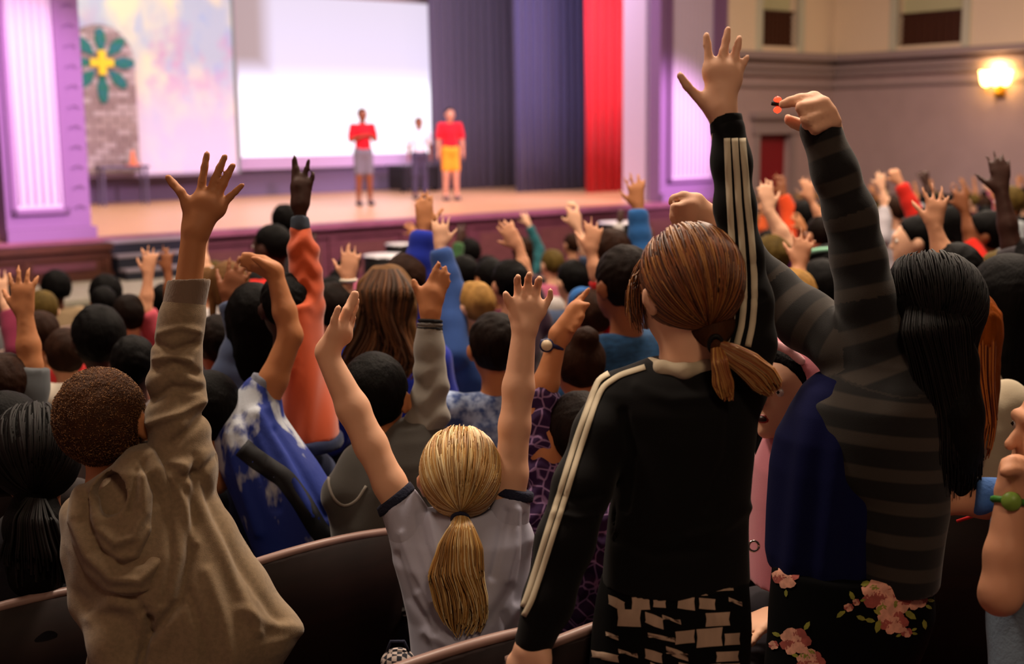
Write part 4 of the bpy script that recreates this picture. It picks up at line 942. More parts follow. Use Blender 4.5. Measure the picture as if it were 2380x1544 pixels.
eB, iB = person(label='girl in a grey ringer t-shirt with a blonde ponytail, both bare arms raised', head=(1070, 1108), hip_at=(1085, 1600), d=dB, s=1.03, yaw=6, nod=16, tone='pale', hair=('pony0', 'blonde'),
    topm=M_tee, sleeve=None, topname='tshirt', bottom='#33343c', pose='stand', vox=.0045, fold=foldB, neck_r=.044,
    torso=[(1660, 948, 1205, 0, .10), (1544, 957, 1212, 0, .105), (1430, 948, 1222, 0, .105), (1370, 934, 1228, 0, .105), (1300, 912, 1232, 0, .10), (1250, 925, 1232, 0, .09), (1210, 965, 1195, 0, .075), (1185, 1000, 1150, 0, .06)],
    arms=[dict(side=-1, sh=(950, 1215, 0), el=(862, 1035, 0), wr=(758, 822, 0), r=(.035, .036, .0325, .0235), sleeve=None, hand=hand_of(dB, (758, 820), [
            [(772, 775, -.02), (777, 745, -.03), (786, 716, -.035)], [(785, 762, -.012), (803, 722, -.012), (814, 700), (823, 680)], [(795, 760, .0), (812, 725, .0), (823, 702), (830, 684)],
            [(803, 768, .015), (817, 735, .02), (826, 716, .02), (830, 698, .02)], [(806, 780, .03), (816, 758, .035), (823, 738, .035)]], pr=.0165, rf=.0088)),
          dict(side=1, sh=(1180, 1215, 0), el=(1196, 990, 0), wr=(1218, 768, 0), r=(.035, .034, .031, .0245), sleeve=None, hand=hand_of(dB, (1220, 768), [
            [(1198, 735), (1188, 712), (1180, 696, -.01), (1175, 684, -.015)], [(1205, 705), (1204, 675), (1202, 652, -.01), (1204, 644, -.03)], [(1223, 702), (1226, 670), (1228, 648, -.01), (1230, 638, -.03)],
            [(1243, 703), (1248, 672), (1252, 654, -.01), (1254, 648, -.03)], [(1255, 722), (1270, 706), (1279, 690), (1279, 676, -.01)]], pr=.0175, rf=.0098))],
    extra_top=lambda T: (chainp(T, dB, (1000, 1300, 60), (958, 1235, 56), k=.03), chainp(T, dB, (1140, 1300, 60), (1183, 1230, 52), k=.03)))
for nm_, p0, p1, r0, r1, q0 in (('sleeve', (965, 1245), (918, 1155), 62, 47, None), ('sleeve', (1172, 1250), (1197, 1142), 58, 42, None)):
    a0, a1 = W(*p0, dB), W(*p1, dB); dr = nrm(a1-a0); k_ = dB/F_PX
    if p0[0] < 1000: dr2 = nrm(dr+np.array([-.25, 0, .0]))
    else: dr2 = dr
    B = Blob(k=.01); B.cap(a0, a1, r0*k_, r1*k_, cut=[(a1-dr*.012, dr2)]); blob_obj('sleeve', B, .0042, M_tee, eB, iB['base'], fold=foldB)
    B = Blob(k=.01); B.cap(a0, a1+dr*.01, (r0+2)*k_, (r1+1.5)*k_, cut=[(a1+dr*.006, dr2), (a1-dr*.015, -dr2)]); blob_obj('sleeve_band', B, .0035, M_ring, eB, iB['base'])
B = Blob(k=.01); B.chain([W(1015, 1215, dB+.0), W(1035, 1262, dB-.06), W(1080, 1285, dB-.085), W(1125, 1262, dB-.06), W(1142, 1215, dB)], [.011]*5); blob_obj('collar', B, .004, M_ring, eB, iB['base'])
tieB = W(1070, 1194, dB-.088)
strands_cap('hair_strands', iB, tieB, 900, M_bl, eB, rad=(.0019, .0010), seed=1, bigs=1.0)['kind'] = 'stuff'
tag(tail('ponytail_strands', dB, [(1070, 1196, 10, -.095), (1072, 1225, 26, -.125), (1068, 1270, 55, -.13), (1062, 1335, 74, -.125), (1076, 1395, 60, -.12), (1084, 1445, 36, -.115), (1088, 1482, 7, -.11)], 900, M_bl, eB, iB['base'], wave=20, seed=2, rad=(.0026, .0012), lens=(.5, 1.0)), kind='stuff')
B = Blob(k=.02); chainp(B, dB, (1070, 1200, 12, -.09), (1070, 1260, 26, -.1), (1066, 1330, 38, -.095), (1078, 1395, 26, -.095), (1083, 1430, 10, -.1), sq=((0, 1, 0), .6)); blob_obj('ponytail', B, .0045, hairm('blonde'), eB, iB['base'], fold=folds(.003, 90, UPZ, .05, 2))
a = 2*math.pi*np.linspace(0, 1, 25); tc_ = np.array(tieB)-np.array([0, .016, .004]); MB().tube([tc_+np.array([.0165*math.cos(t), .006*math.sin(t)*.4, .010*math.sin(t)-.002])-iB['base'] for t in a], .0042, 8).build('hair_tie', M_ring, eB, True)

# ---------------- C: girl in the black track jacket
M_trk = mat('track_black', '#080708', .85, bump=.06, bscale=500, sheen=.05, spec=.15); M_stripe = mat('cream_stripe', '#c8bca2', .8); M_col = mat('cream_collar', '#b9ab92', .9)
dC = 2.3
eC, iC = person(label='girl in a black track jacket with cream stripes and an auburn ponytail, back turned', head=(1598, 672), hip_at=(1570, 1400), hipw=.85, d=dC, s=1.04, yaw=26, nod=-2, tone='pale', hair=('pony0', 'auburn'), hairbig=1.03,
    topm=M_trk, sleeve=None, topname='track_jacket', bottom='#121214', nolegs=True, pose='stand', vox=.0048, fold=lambda P: folds(.003, 22, UPZ, .3, 4)(P)+sum(crease(*pj(P), pts, w_, dp) for pts, w_, dp in (([(1450, 960), (1470, 1060), (1455, 1180)], 10, -.008), ([(1300, 1150), (1345, 1165), (1400, 1150)], 9, -.006), ([(1285, 1190), (1340, 1205), (1385, 1200)], 9, .006), ([(1480, 900), (1560, 930), (1640, 925)], 14, .004), ([(1700, 950), (1690, 1060), (1640, 1180)], 14, -.006), ([(1680, 600), (1720, 620), (1755, 615)], 8, -.006), ([(1690, 690), (1725, 700), (1770, 690)], 8, -.006), ([(1430, 1250), (1520, 1290), (1640, 1280)], 14, -.005), ([(1740, 1180), (1680, 1230), (1600, 1250)], 12, .005))), neck_r=.052,
    torso=[(1352, 1398, 1744, 0, .105), (1300, 1402, 1742, 0, .105), (1200, 1412, 1738, 0, .105), (1100, 1428, 1746, 0, .11), (1000, 1420, 1758, 0, .11), (940, 1395, 1764, 0, .105), (900, 1385, 1772, 0, .095), (870, 1410, 1768, 0, .08), (848, 1460, 1740, 0, .065), (832, 1500, 1690, 0, .05)],
    arms=[dict(side=1, sh=(1735, 860, 0), el=(1728, 600, 0), wr=(1682, 272, 0), r=(.036, .032, .029, .0245), hand=hand_of(dC, (1676, 262), [
            [(1640, 238), (1618, 222), (1597, 200, -.01), (1580, 175, -.015)], [(1650, 160), (1647, 130), (1644, 105), (1642, 80)], [(1675, 152), (1682, 118), (1688, 92), (1692, 67)],
            [(1698, 156), (1708, 130), (1714, 108), (1719, 88)], [(1708, 180), (1721, 160), (1729, 146), (1737, 132)]], pr=.0175, rf=.0090)),
          dict(side=-1, sh=(1450, 950, -.0), el=(1340, 1190, -.075), wr=(1238, 1515, -.10), r=(.032, .032, .028, .027), hand=hand_of(dC-.1, (1236, 1510), [
            [(1262, 1530, -.02), (1268, 1562, -.03), (1262, 1590, -.03)], [(1238, 1556, -.01), (1230, 1592), (1240, 1622)], [(1222, 1556), (1212, 1594), (1224, 1624)], [(1208, 1552, .01), (1198, 1588), (1212, 1616)], [(1198, 1545, .02), (1190, 1575), (1204, 1600)]], pr=.021, rf=.0105))],
    extra_top=lambda T: (chainp(T, dC, (1715, 900, 62), (1738, 800, 57), (1736, 700, 52), (1722, 590, 47), (1708, 480, 44), (1700, 380, 42), (1692, 300, 39), k=.03),
                         chainp(T, dC, (1440, 925, 62, 0), (1400, 1010, 68, -.03), (1352, 1130, 69, -.06), (1312, 1260, 66, -.085), (1272, 1400, 55, -.1), (1240, 1490, 45, -.1), k=.02),
                         T.cap(W(1445, 1330, dC-.03), W(1420, 1130, dC-.03), .010, .002, k=.012, sub=True)))
for p0, p1, dd_, r0 in (((1692, 312), (1686, 268), 0, 38), ((1243, 1478), (1237, 1502), -.1, 43)):
    a0, a1 = W(*p0, dC+dd_), W(*p1, dC+dd_); dr = nrm(a1-a0); k_ = (dC+dd_)/F_PX; B = Blob(k=.006); B.cap(a0, a1, (r0+2)*k_, r0*k_, cut=[(a1, dr), (a0, -dr)]); blob_obj('cuff', B, .0045, M_trk, eC, iC['base'])
B = Blob(k=.01); B.chain([W(1512, 846, dC+.02), W(1540, 858, dC-.045), W(1590, 864, dC-.065), W(1640, 856, dC-.045), W(1672, 842, dC+.01)], [.013, .014, .014, .014, .012]); blob_obj('collar', B, .004, M_col, eC, iC['base'])
jk = [c for c in eC.children if c.name.startswith('track')][0]; bvC = surf([jk])
for off in (0, 1, 2):
    o_ = off*23
    ribbon('stripe', bvC, [(1690+off*17, 322), (1693+off*19, 400), (1697+off*20, 480), (1702+off*22, 560), (1706+off*23, 640), (1707+off*23, 700), (1700+off*24, 760), (1686+off*26, 806)], 14, M_stripe, eC, iC['base'])
for (q0, q1, q2, q3, q4, q5) in ((0, 0, 0, 0, 0, 0), (1, 1, 1, 1, 1, 1)):
    s_ = q0
    ribbon('stripe', bvC, [(1500, 838+s_*17), (1440, 856+s_*18), (1392+s_*10, 884+s_*16), (1370+s_*14, 940), (1345+s_*16, 1010), (1322+s_*16, 1080), (1298+s_*16, 1160), (1272+s_*16, 1240), (1248+s_*15, 1320), (1222+s_*14, 1400), (1207+s_*12, 1432)], 12, M_stripe, eC, iC['base'])
tieC = W(1662, 800, dC-.085)
strands_cap('hair_strands', iC, tieC, 1000, M_au, eC, rad=(.0020, .0010), seed=4, bigs=1.03)['kind'] = 'stuff'
B = Blob(k=.03); chainp(B, dC, (1660, 770, 34, -.05), (1664, 806, 20, -.085), k=.03); B.ell(W(1632, 748, dC-.02), (.060, .042, .045)); blob_obj('hair_gather', B, .005, hairm('auburn'), eC, iC['base'])
M_pt = M_au+[M_bl[0]]
tag(tail('ponytail_strands', dC, [(1664, 802, 10, -.09), (1700, 825, 24, -.10), (1740, 850, 34, -.10), (1775, 880, 34, -.10), (1805, 912, 18, -.10)], 520, [M_au[3], M_bl[2], M_au[0]], eC, iC['base'], wave=5, seed=7, rad=(.0026, .0012)), kind='stuff')
tag(tail('ponytail_strands', dC, [(1664, 802, 9, -.09), (1672, 840, 20, -.11), (1682, 890, 24, -.11), (1692, 935, 8, -.11)], 260, [M_au[3], M_bl[0], M_au[0]], eC, iC['base'], wave=5, seed=8, rad=(.0026, .0012)), kind='stuff')
B = Blob(k=.02); chainp(B, dC, (1664, 802, 11, -.08), (1700, 828, 16, -.085), (1745, 856, 20, -.085), (1785, 890, 10, -.085)); chainp(B, dC, (1668, 815, 10, -.09), (1680, 880, 11, -.095), (1686, 905, 6, -.095)); blob_obj('ponytail', B, .005, hairm('light'), eC, iC['base'])
MB().tube([tieC+np.array([.012*math.cos(t)*.5, -.006+.012*math.cos(t)*.3, .014*math.sin(t)])-iC['base'] for t in a*1.0] if False else [tieC-iC['base']+np.array([.010*math.cos(t), -.004, .014*math.sin(t)]) for t in 2*math.pi*np.linspace(0, 1, 20)], .005, 8).build('hair_tie', M_bk[0], eC, True)
r_ = np.random.default_rng(3); L = []
for q in range(120):
    x0 = 1520+r_.uniform(-15, 25); x1 = 1464+r_.uniform(-14, 24); dz_ = r_.uniform(.0, .05); t = np.linspace(0, 1, 10)
    L.append((np.stack([W(x0+(x1-x0)*math.sin(t_*1.9)*1.05+(8+q*.14)*t_*t_, 575+t_*r_.uniform(130, 200), dC+dz_) for t_ in t]), .0016, .0006, int(r_.integers(4))))
tag(tubes('loose_strands', L, None, eC, iC['base'], 4, M_au), kind='stuff')
# skirt with pale print
M_sk = mat('skirt_black', '#070708', .9, spec=.1)
def skirt_of(eo, io, d, rows, name, m_, vox=.006, dep=.12, fold=None):
    B = Blob(k=.02); B.loft([(W((xl+xr)/2, y, d+dd), (xr-xl)/2*(d+dd)/F_PX, dp) for (y, xl, xr, dd, dp) in rows], CR, (0, 1.0, 0))
    return blob_obj(name, B, vox, m_, eo, io['base'], fold=fold)
sk = skirt_of(eC, iC, dC, [(1335, 1402, 1742, 0, .10), (1390, 1388, 1742, 0, .115), (1450, 1378, 1744, 0, .12), (1544, 1370, 1738, 0, .125), (1750, 1360, 1745, 0, .13)], 'skirt', M_sk, fold=folds(.004, 26, UPZ, .1, 9))
bvS = surf([sk]); V = []; Fc = []; r_ = random.Random(4)
def add_patch(bv, poly, V, Fc, base):
    q = patch(bv, poly)
    if q is None: return
    n = len(V); V += [v-base for v in q[0]]; Fc += [tuple(i+n for i in f) for f in q[1]]
for row in range(6):
    y = 1362+row*40
    for c in range(7):
        x = 1398+c*56+(28 if row % 2 else 0)+r_.uniform(-12, 12)
        if x > 1735 or r_.random() < .12: continue
        w_, h_ = r_.uniform(14, 32), r_.uniform(10, 21); yy = y+r_.uniform(-5, 5); sl = r_.uniform(-6, 22)
        add_patch(bvS, [(x-w_, yy-h_), (x, yy-h_+sl*.4), (x+w_, yy-h_+sl), (x+w_*.9, yy), (x+w_, yy+h_), (x, yy+h_-sl*.4), (x-w_, yy+h_-sl), (x-w_*.92, yy)], V, Fc, iC['base'])
tag(obj_from('pale_print', V, Fc, mat('print_beige', '#b59a84', .85, var=.25, vscale=30, stretch=(1, 1, .3)), eC, True), 'pale beige blocks printed on the black skirt', kind='stuff')

# ---------------- D: woman with black hair in the striped cardigan
dD = 2.5
A1, rA1 = px(dD, (1908, 305, 50, -.04), (1942, 400, 51, -.04), (1976, 500, 57, -.03), (1994, 600, 62, -.02), (2014, 700, 68, -.02), (2048, 800, 76, -.02), (2080, 880, 84, -.02), (2085, 960, 88, 0))
A2, rA2 = px(dD, (1652, 505, 30, .12), (1720, 580, 44, .14), (1790, 668, 52, .14), (1870, 745, 66, .10), (1970, 810, 72, .04), (2050, 860, 76, 0))
def seg_band(P):
    best = np.full(len(P), 1e9); band = P[:, 2]*1.18+.012*np.sin(P[:, 0]*9)
    for A_, R_s, thr in ((A1[:-1], rA1, .035), (A2[:-1], rA2, .022)):
        s0 = 0
        for i in range(len(A_)-1):
            ab = A_[i+1]-A_[i]; L = np.linalg.norm(ab); t = np.clip(((P-A_[i])@ab)/(L*L), 0, 1); dist = np.linalg.norm(P-A_[i]-t[:, None]*ab, axis=1)-(R_s[i]+(R_s[i+1]-R_s[i])*t)
            m_ = (dist < best) & (dist < thr); best[m_] = dist[m_]; band[m_] = s0+t[m_]*L; s0 += L
    return band
M_band = bands('striped_knit', '#080607', '#322b25', .0715, duty=.40, soft=.03)
eD, iD = person(label='woman in a black and grey striped cardigan with long black hair, fist raised', head=(2150, 722), hip_at=(1975, 1420), hipw=.9, d=dD, s=1.0, yaw=50, nod=4, tone='pale', hair=('long', 'black'), hairbig=1.03,
    topm=M_band, sleeve=None, topname='cardigan', bottom='#0e0c0e', nolegs=True, pose='stand', vox=.006, attrs=dict(band=seg_band), fold=folds(.004, 20, UPZ, .3, 6),
    torso=[(1345, 1960, 2172, 0, .13), (1230, 1935, 2188, 0, .13), (1140, 1925, 2205, 0, .13), (1080, 1870, 2215, 0, .135), (1000, 1862, 2225, 0, .14), (930, 1868, 2225, 0, .135), (880, 1920, 2215, 0, .12), (840, 1970, 2190, 0, .10)],
    arms=[dict(side=-1, sh=(2080, 900, 0), el=(1998, 640, -.02), wr=(1925, 300, -.04), r=(.034, .034, .031, .027), hand=hand_of(dD-.04, (1925, 296), [
            [(1890, 296, .015), (1866, 292, .02), (1846, 286, .02), (1832, 277, .015)],
            [(1892, 229, -.015), (1862, 230, -.03), (1838, 236, -.03), (1818, 243, -.025)],
            [(1912, 240, -.030), (1862, 250, -.052), (1866, 262, -.020), (1880, 268, .0)], [(1926, 260, -.030), (1874, 279, -.056), (1876, 290, -.020), (1890, 292, .0)], [(1938, 282, -.026), (1893, 301, -.050), (1896, 310, -.015), (1906, 308, .0)]], pr=.019, rf=.0128, palm_k=.006)),
          dict(side=1, sh=(2010, 850, 0), el=(1795, 670, .14), wr=(1642, 500, .12), r=(.034, .034, .030, .026), hand=hand_of(dD+.12, (1642, 500), [
            [(1618, 474, .01), (1600, 470, .01), (1585, 474, .0)],
            [(1618, 462, -.02), (1588, 455, -.03), (1566, 462, -.03), (1560, 472, -.02)], [(1604, 476, -.035), (1568, 483, -.052), (1570, 495, -.02), (1582, 498, .0)], [(1604, 495, -.035), (1566, 503, -.052), (1569, 513, -.02), (1582, 515, .0)], [(1606, 512, -.03), (1573, 522, -.045), (1577, 531, -.015), (1588, 531, .0)]], pr=.019, rf=.0115, palm_k=.006))],
    extra_top=lambda T: (T.chain(A1, rA1, k=.03), T.chain(A2, rA2, k=.03)))
B = Blob(k=.02); B.loft([(W((a+b)/2, y, dD+.02), (b-a)/2*dD/F_PX, dp) for y, a, b, dp in ((1322, 1784, 2060, .115), (1280, 1780, 2060, .12), (1180, 1786, 2070, .125), (1080, 1794, 2070, .125), (1010, 1806, 2060, .12), (950, 1835, 2050, .11), (900, 1868, 2020, .09), (872, 1900, 1990, .06))], CR, (0, 1.0, 0))
def foldD(P): x, y = pj(P); return .005*np.sin(x/13+y/120)*np.clip((y-900)/150, 0, 1)
blob_obj('top', B, .0055, mat('navy_jersey', '#0d1036', .95, bump=.06, bscale=400, spec=.1), eD, iD['base'], fold=foldD)
sk = skirt_of(eD, iD, dD, [(1310, 1800, 2150, 0, .125), (1350, 1796, 2166, 0, .13), (1420, 1790, 2170, 0, .135), (1480, 1788, 2150, 0, .135), (1544, 1782, 2120, 0, .135), (1760, 1775, 2080, 0, .13)], 'skirt', mat('floral_black', '#050506', .9, spec=.08), vox=.006, fold=folds(.0035, 22, UPZ, .1, 12))
bvS = surf([sk]); cols = dict(rose_pale=([], []), rose_deep=([], []), leaf=([], [])); r_ = random.Random(9)
def blossom(x, y, R0, petals=7):
    for ring, (n, rad, sz) in enumerate(((petals, .62, .42), (5, .30, .30))):
        for k in range(n):
            t = 2*math.pi*k/n+r_.uniform(-.2, .2)+ring*.5; cx, cy = x+R0*rad*math.cos(t), y+R0*rad*math.sin(t)*.9; q = R0*sz*r_.uniform(.85, 1.15)
            poly = [(cx+q*math.cos(a)*(1+.15*math.sin(3*a+k)), cy+q*math.sin(a)*.85) for a in np.linspace(0, 2*math.pi, 10)[:-1]]
            add_patch(bvS, poly, *cols['rose_pale' if (k+ring) % 3 else 'rose_deep'], iD['base'])
def leaf(x, y, L_, ang):
    poly = [(x+L_*u*math.cos(ang)-L_*w*math.sin(ang), y+L_*u*math.sin(ang)+L_*w*math.cos(ang)) for u, w in ((0, 0), (.3, .22), (.7, .2), (1, 0), (.7, -.2), (.3, -.22))]
    add_patch(bvS, poly, *cols['leaf'], iD['base'])
for x, y, R0 in ((2058, 1388, 56), (2124, 1392, 30), (2074, 1446, 34), (1828, 1342, 30), (1848, 1492, 36), (1886, 1538, 32), (1972, 1412, 11), (1990, 1400, 9), (2105, 1470, 13), (2160, 1352, 12), (1800, 1500, 12)):
    blossom(x, y, R0); 
    for k in range(3 if R0 > 12 else 1): t = r_.uniform(0, 6.28); leaf(x+R0*.95*math.cos(t), y+R0*.95*math.sin(t), max(14, R0*.6), t)
for x, y, t in ((2000, 1362, -.3), (2020, 1366, .1), (1990, 1432, .4), (2010, 1440, .2), (2035, 1420, -.6), (2140, 1350, -1), (2105, 1358, -1.2), (1870, 1465, -1), (1860, 1520, .6), (2145, 1440, 1.4), (1962, 1420, 2.4), (1985, 1396, -2)): leaf(x, y, 24, t)
for k_, c_, lb in (('rose_pale', '#e4a48c', 'pink rose petals printed on the black skirt'), ('rose_deep', '#a8544c', 'deep pink rose hearts printed on the black skirt'), ('leaf', '#8f8f38', 'yellow green leaves printed on the black skirt')):
    V, Fc = cols[k_]; tag(obj_from('flower_print', V, Fc, mat('print_'+k_, c_, .8, var=.3, vscale=60), eD, True), lb, kind='stuff')
strands_cap('hair_strands', iD, W(2185, 850, dD-.09), 700, M_bk, eD, rad=(.0018, .0012), seed=14, bigs=1.05, cap=(.084, .099, .094))['kind'] = 'stuff'
# long waves of black hair down her back
tag(tail('long_strands', dD, [(2165, 700, 60, -.065), (2174, 760, 82, -.105), (2185, 820, 84, -.10), (2205, 950, 72, -.10), (2218, 1060, 62, -.10), (2232, 1160, 34, -.09)], 900, M_bk, eD, iD['base'], wave=16, seed=11, rad=(.0022, .0012), lens=(.7, 1)), kind='stuff')
B = Blob(k=.03); chainp(B, dD, (2165, 730, 74, -.03), (2188, 850, 74, -.05), (2215, 960, 66, -.07), (2222, 1060, 52, -.07), (2232, 1130, 26, -.07)); blob_obj('hair_length', B, .006, hairm('black'), eD, iD['base'], fold=folds(.006, 60, UPZ, .1, 3))
# little dark pointer with a red light pinched at the fingertips
p0, p1 = W(1793, 240, dD-.05), W(1822, 243, dD-.05)
e = empty('pointer_light', tuple(p0), 0, label='tiny dark clip with a glowing red light in the raised fist', cat='light')
MB().tube([(0, 0, 0), (p1-p0)*.5, p1-p0], [.004, .005, .004], 8).build('casing', M_black, e, True)
for dz_ in (.009, -.010): MB().lathe([(0, -.007), (.006, -.004), (.008, 0), (.006, .004), (0, .007)], (W(1807, 243, dD-.05)-p0+[0, 0, dz_]), 12).build('glow_bead', mat('red_glow', '#ff4030', .4, emit='#ff3a20', estr=2.6), e, True)

# ---------------- E: boy in the blue and white jersey
dE = 3.35
M_jer = mat('jersey_blue', '#16308c', .7, bump=.1, var=.9, vscale=7, stretch=(1.6, 1.6, .7), color2='#b8c0cc', spec=.4)
M_jer.node_tree.nodes['Color Ramp'].color_ramp.elements[0].position = .54; M_jer.node_tree.nodes['Color Ramp'].color_ramp.elements[1].position = .60
eE, iE = person(label='boy in a blue and white jersey with a black strap, bent arm up', head=(485, 958), d=dE, s=1.02, yaw=30, tone='tan', hair=('short', 'black'), topm=M_jer, topname='jersey', sleeve=None, bottom='#181a22', pose='sit', vox=.0066,
    torso=[(1310, 600, 800, 0, .11), (1240, 575, 805, 0, .11), (1150, 540, 780, 0, .115), (1080, 510, 735, 0, .115), (1020, 500, 690, 0, .11), (970, 505, 655, 0, .10), (940, 530, 645, 0, .08)],
    arms=[dict(side=1, sh=(595, 985, 0), el=(676, 780, 0), wr=(640, 640, .0), r=(.038, .032, .029, .022), hand=hand_of(dE, (638, 632), [
        [(618, 618, -.03), (600, 606, -.04), (588, 600, -.04)], [(608, 606), (584, 594), (566, 590)], [(606, 612), (580, 604), (558, 602)], [(608, 620), (582, 616), (562, 616)], [(612, 628), (590, 628), (575, 630)]], pr=.018, rf=.010))],
    extra_top=lambda T: chainp(T, dE, (575, 1010, 60), (590, 955, 52), (604, 912, 42), k=.03, cut=None), fold=lambda P: folds(.005, 22, (0.5, 0, 1), .2, 8)(P)+crease(*pj(P), [(560, 960), (600, 1060), (640, 1180)], 12, -.010)+crease(*pj(P), [(600, 960), (660, 1060), (720, 1200)], 13, .010)+crease(*pj(P), [(530, 1010), (560, 1120), (600, 1240)], 12, .009)+crease(*pj(P), [(640, 1000), (700, 1090), (760, 1200)], 9, -.008))
a0, a1 = W(600, 925, dE), W(622, 880, dE); dr = nrm(a1-a0); B = Blob(k=.005); B.cap(a0, a1, .043, .040, cut=[(a1, dr), (a0, -dr)]); blob_obj('sleeve_band', B, .0045, mat('silver_rib', '#8d94a6', .8, var=.4, vscale=30), eE, iE['base'])
bvE = surf([c for c in eE.children if c.name.startswith('jersey')]); ribbon('strap', bvE, [(562, 1040), (610, 1078), (660, 1110), (700, 1165), (735, 1225), (770, 1270)], 46, mat('strap_black', '#0e0f16', .7), eE, iE['base'], thick=.002)
# ---------------- F: orange sweatshirt
dF = 3.58
eF, iF = person(label='child in an orange sweatshirt, dark brown hand raised straight up', head=(662, 712), d=dF, s=.86, yaw=25, tone='deep', hair=('short', 'black'), topm=mat('orange_fleece', '#c8532a', .9, bump=.1, bscale=500, sheen=.25), topname='sweatshirt', sleeve=None, bottom='#2b3350', pose='sit', vox=.007,
    torso=[(1015, 655, 792, 0, .11), (940, 652, 775, 0, .11), (850, 650, 756, 0, .11), (760, 655, 745, 0, .10), (700, 662, 742, 0, .09)],
    arms=[dict(side=1, sh=(705, 720, 0), el=(708, 610, 0), wr=(697, 485, 0), r=(.029, .027, .024, .019), hand=hand_of(dF, (697, 480), [
        [(712, 450, -.0), (722, 425), (728, 405)], [(702, 425), (712, 395), (718, 372)], [(694, 424), (690, 392), (684, 364)], [(690, 428), (686, 400), (682, 372, .01)], [(688, 436, .01), (682, 412), (680, 394, .015)]], pr=.018, rf=.0095))],
    extra_top=lambda T: chainp(T, dF, (702, 780, 44), (710, 700, 38), (712, 640, 33), (704, 585, 31), (699, 545, 27), k=.03), fold=lambda P: .0026*(np.sin(pj(P)[1]/8+1.6*np.sin(pj(P)[0]/10))+.7*np.sin(pj(P)[1]/13+pj(P)[0]/9))*np.clip((760-pj(P)[1])/80, 0, 1)+.004*np.sin(pj(P)[0]/9+pj(P)[1]/60)*np.clip((pj(P)[1]-800)/60, 0, 1))
a0, a1 = W(698, 540, dF), W(697, 502, dF); dr = nrm(a1-a0); B = Blob(k=.005); B.cap(a0, a1, .029, .026, cut=[(a1, dr), (a0, -dr)]); blob_obj('undershirt_cuff', B, .007, mat('slate_rib', '#3c4654', .9), eF, iF['base'])
B = Blob(k=.01); B.loft([(W((p+q)/2, y, dF), (q-p)/2*dF/F_PX, .12) for y, p, q in ((1040, 640, 800), (1008, 650, 796))], CR, (0, 1.0, 0)); blob_obj('hem', B, .008, clothm('#262f4c'), eF, iF['base'])
# ---------------- I: grey varsity jacket
dI = 3.25
M_var = mat('varsity_body', '#45433f', .95, bump=.1, bscale=500, sheen=.25); M_vs = mat('varsity_sleeve', '#7d7870', .9, bump=.1, bscale=500, sheen=.25)
eI, iI = person(label='boy with black hair in a grey varsity jacket, hand raised out of a striped cuff', head=(872, 922), d=dI, s=1.04, yaw=-8, tone='tan', hair=('short', 'black'), hairbig=1.02, topm=M_var, topname='jacket', sleeve=None, bottom='#1a1a1e', pose='sit', vox=.0066,
    torso=[(1290, 780, 985, 0, .11), (1200, 765, 1000, 0, .115), (1120, 790, 1025, 0, .115), (1060, 830, 1030, 0, .11), (1010, 880, 1020, 0, .09), (985, 910, 1000, 0, .07)],
    arms=[dict(side=1, sh=(980, 1040, 0), el=(1000, 880, 0), wr=(1000, 732, 0), r=(.034, .032, .028, .0235), hand=hand_of(dI, (1000, 728), [
        [(983, 697), (972, 680), (965, 665), (962, 652)], [(994, 672), (1004, 645), (1012, 628), (1020, 612)], [(1006, 672), (1020, 648), (1029, 635), (1036, 622)], [(1015, 678), (1028, 658), (1036, 648), (1042, 638)], [(1020, 690), (1032, 675), (1039, 664), (1044, 654)]], pr=.018, rf=.0098))],
    extra_top=lambda T: (chainp(T, dI, (800, 1150, 60, -.03), (845, 1090, 55), (960, 1030, 50), k=.03), chainp(T, dI, (960, 1060, 55), (985, 1010, 48), k=.04)), fold=folds(.006, 20, (0, 0, 1), .5, 10))
B = Blob(k=.02); chainp(B, dI, (975, 1040, 52), (996, 960, 44), (1001, 880, 38), (998, 810, 33), (998, 772, 31)); blob_obj('sleeve', B, .005, M_vs, eI, iI['base'], fold=lambda P: .005*np.sin(pj(P)[1]/11+1.5*np.sin(pj(P)[0]/16))*np.clip((pj(P)[1]-830)/60, 0, 1))
a0, a1 = W(998, 785, dI), W(1000, 742, dI); dr = nrm(a1-a0)
for k_ in range(5):
    B = Blob(k=.003); u0, u1 = a0+(a1-a0)*k_/5, a0+(a1-a0)*(k_+1)/5; B.cap(a0, a1, .0345, .0325, cut=[(u1, dr), (u0, -dr)]); blob_obj('cuff_stripe', B, .004, mat('cuff_black', '#16161a', .9) if k_ % 2 == 0 else mat('cuff_grey', '#6a6866', .9), eI, iI['base'])
bvI = surf([c for c in eI.children if c.name.startswith('jacket')]); ribbon('piping', bvI, [(768, 1100), (762, 1060+60), (775, 1160), (800, 1180), (830, 1165), (852, 1130)], 6, mat('piping_grey', '#8a857c', .8), eI, iI['base'])
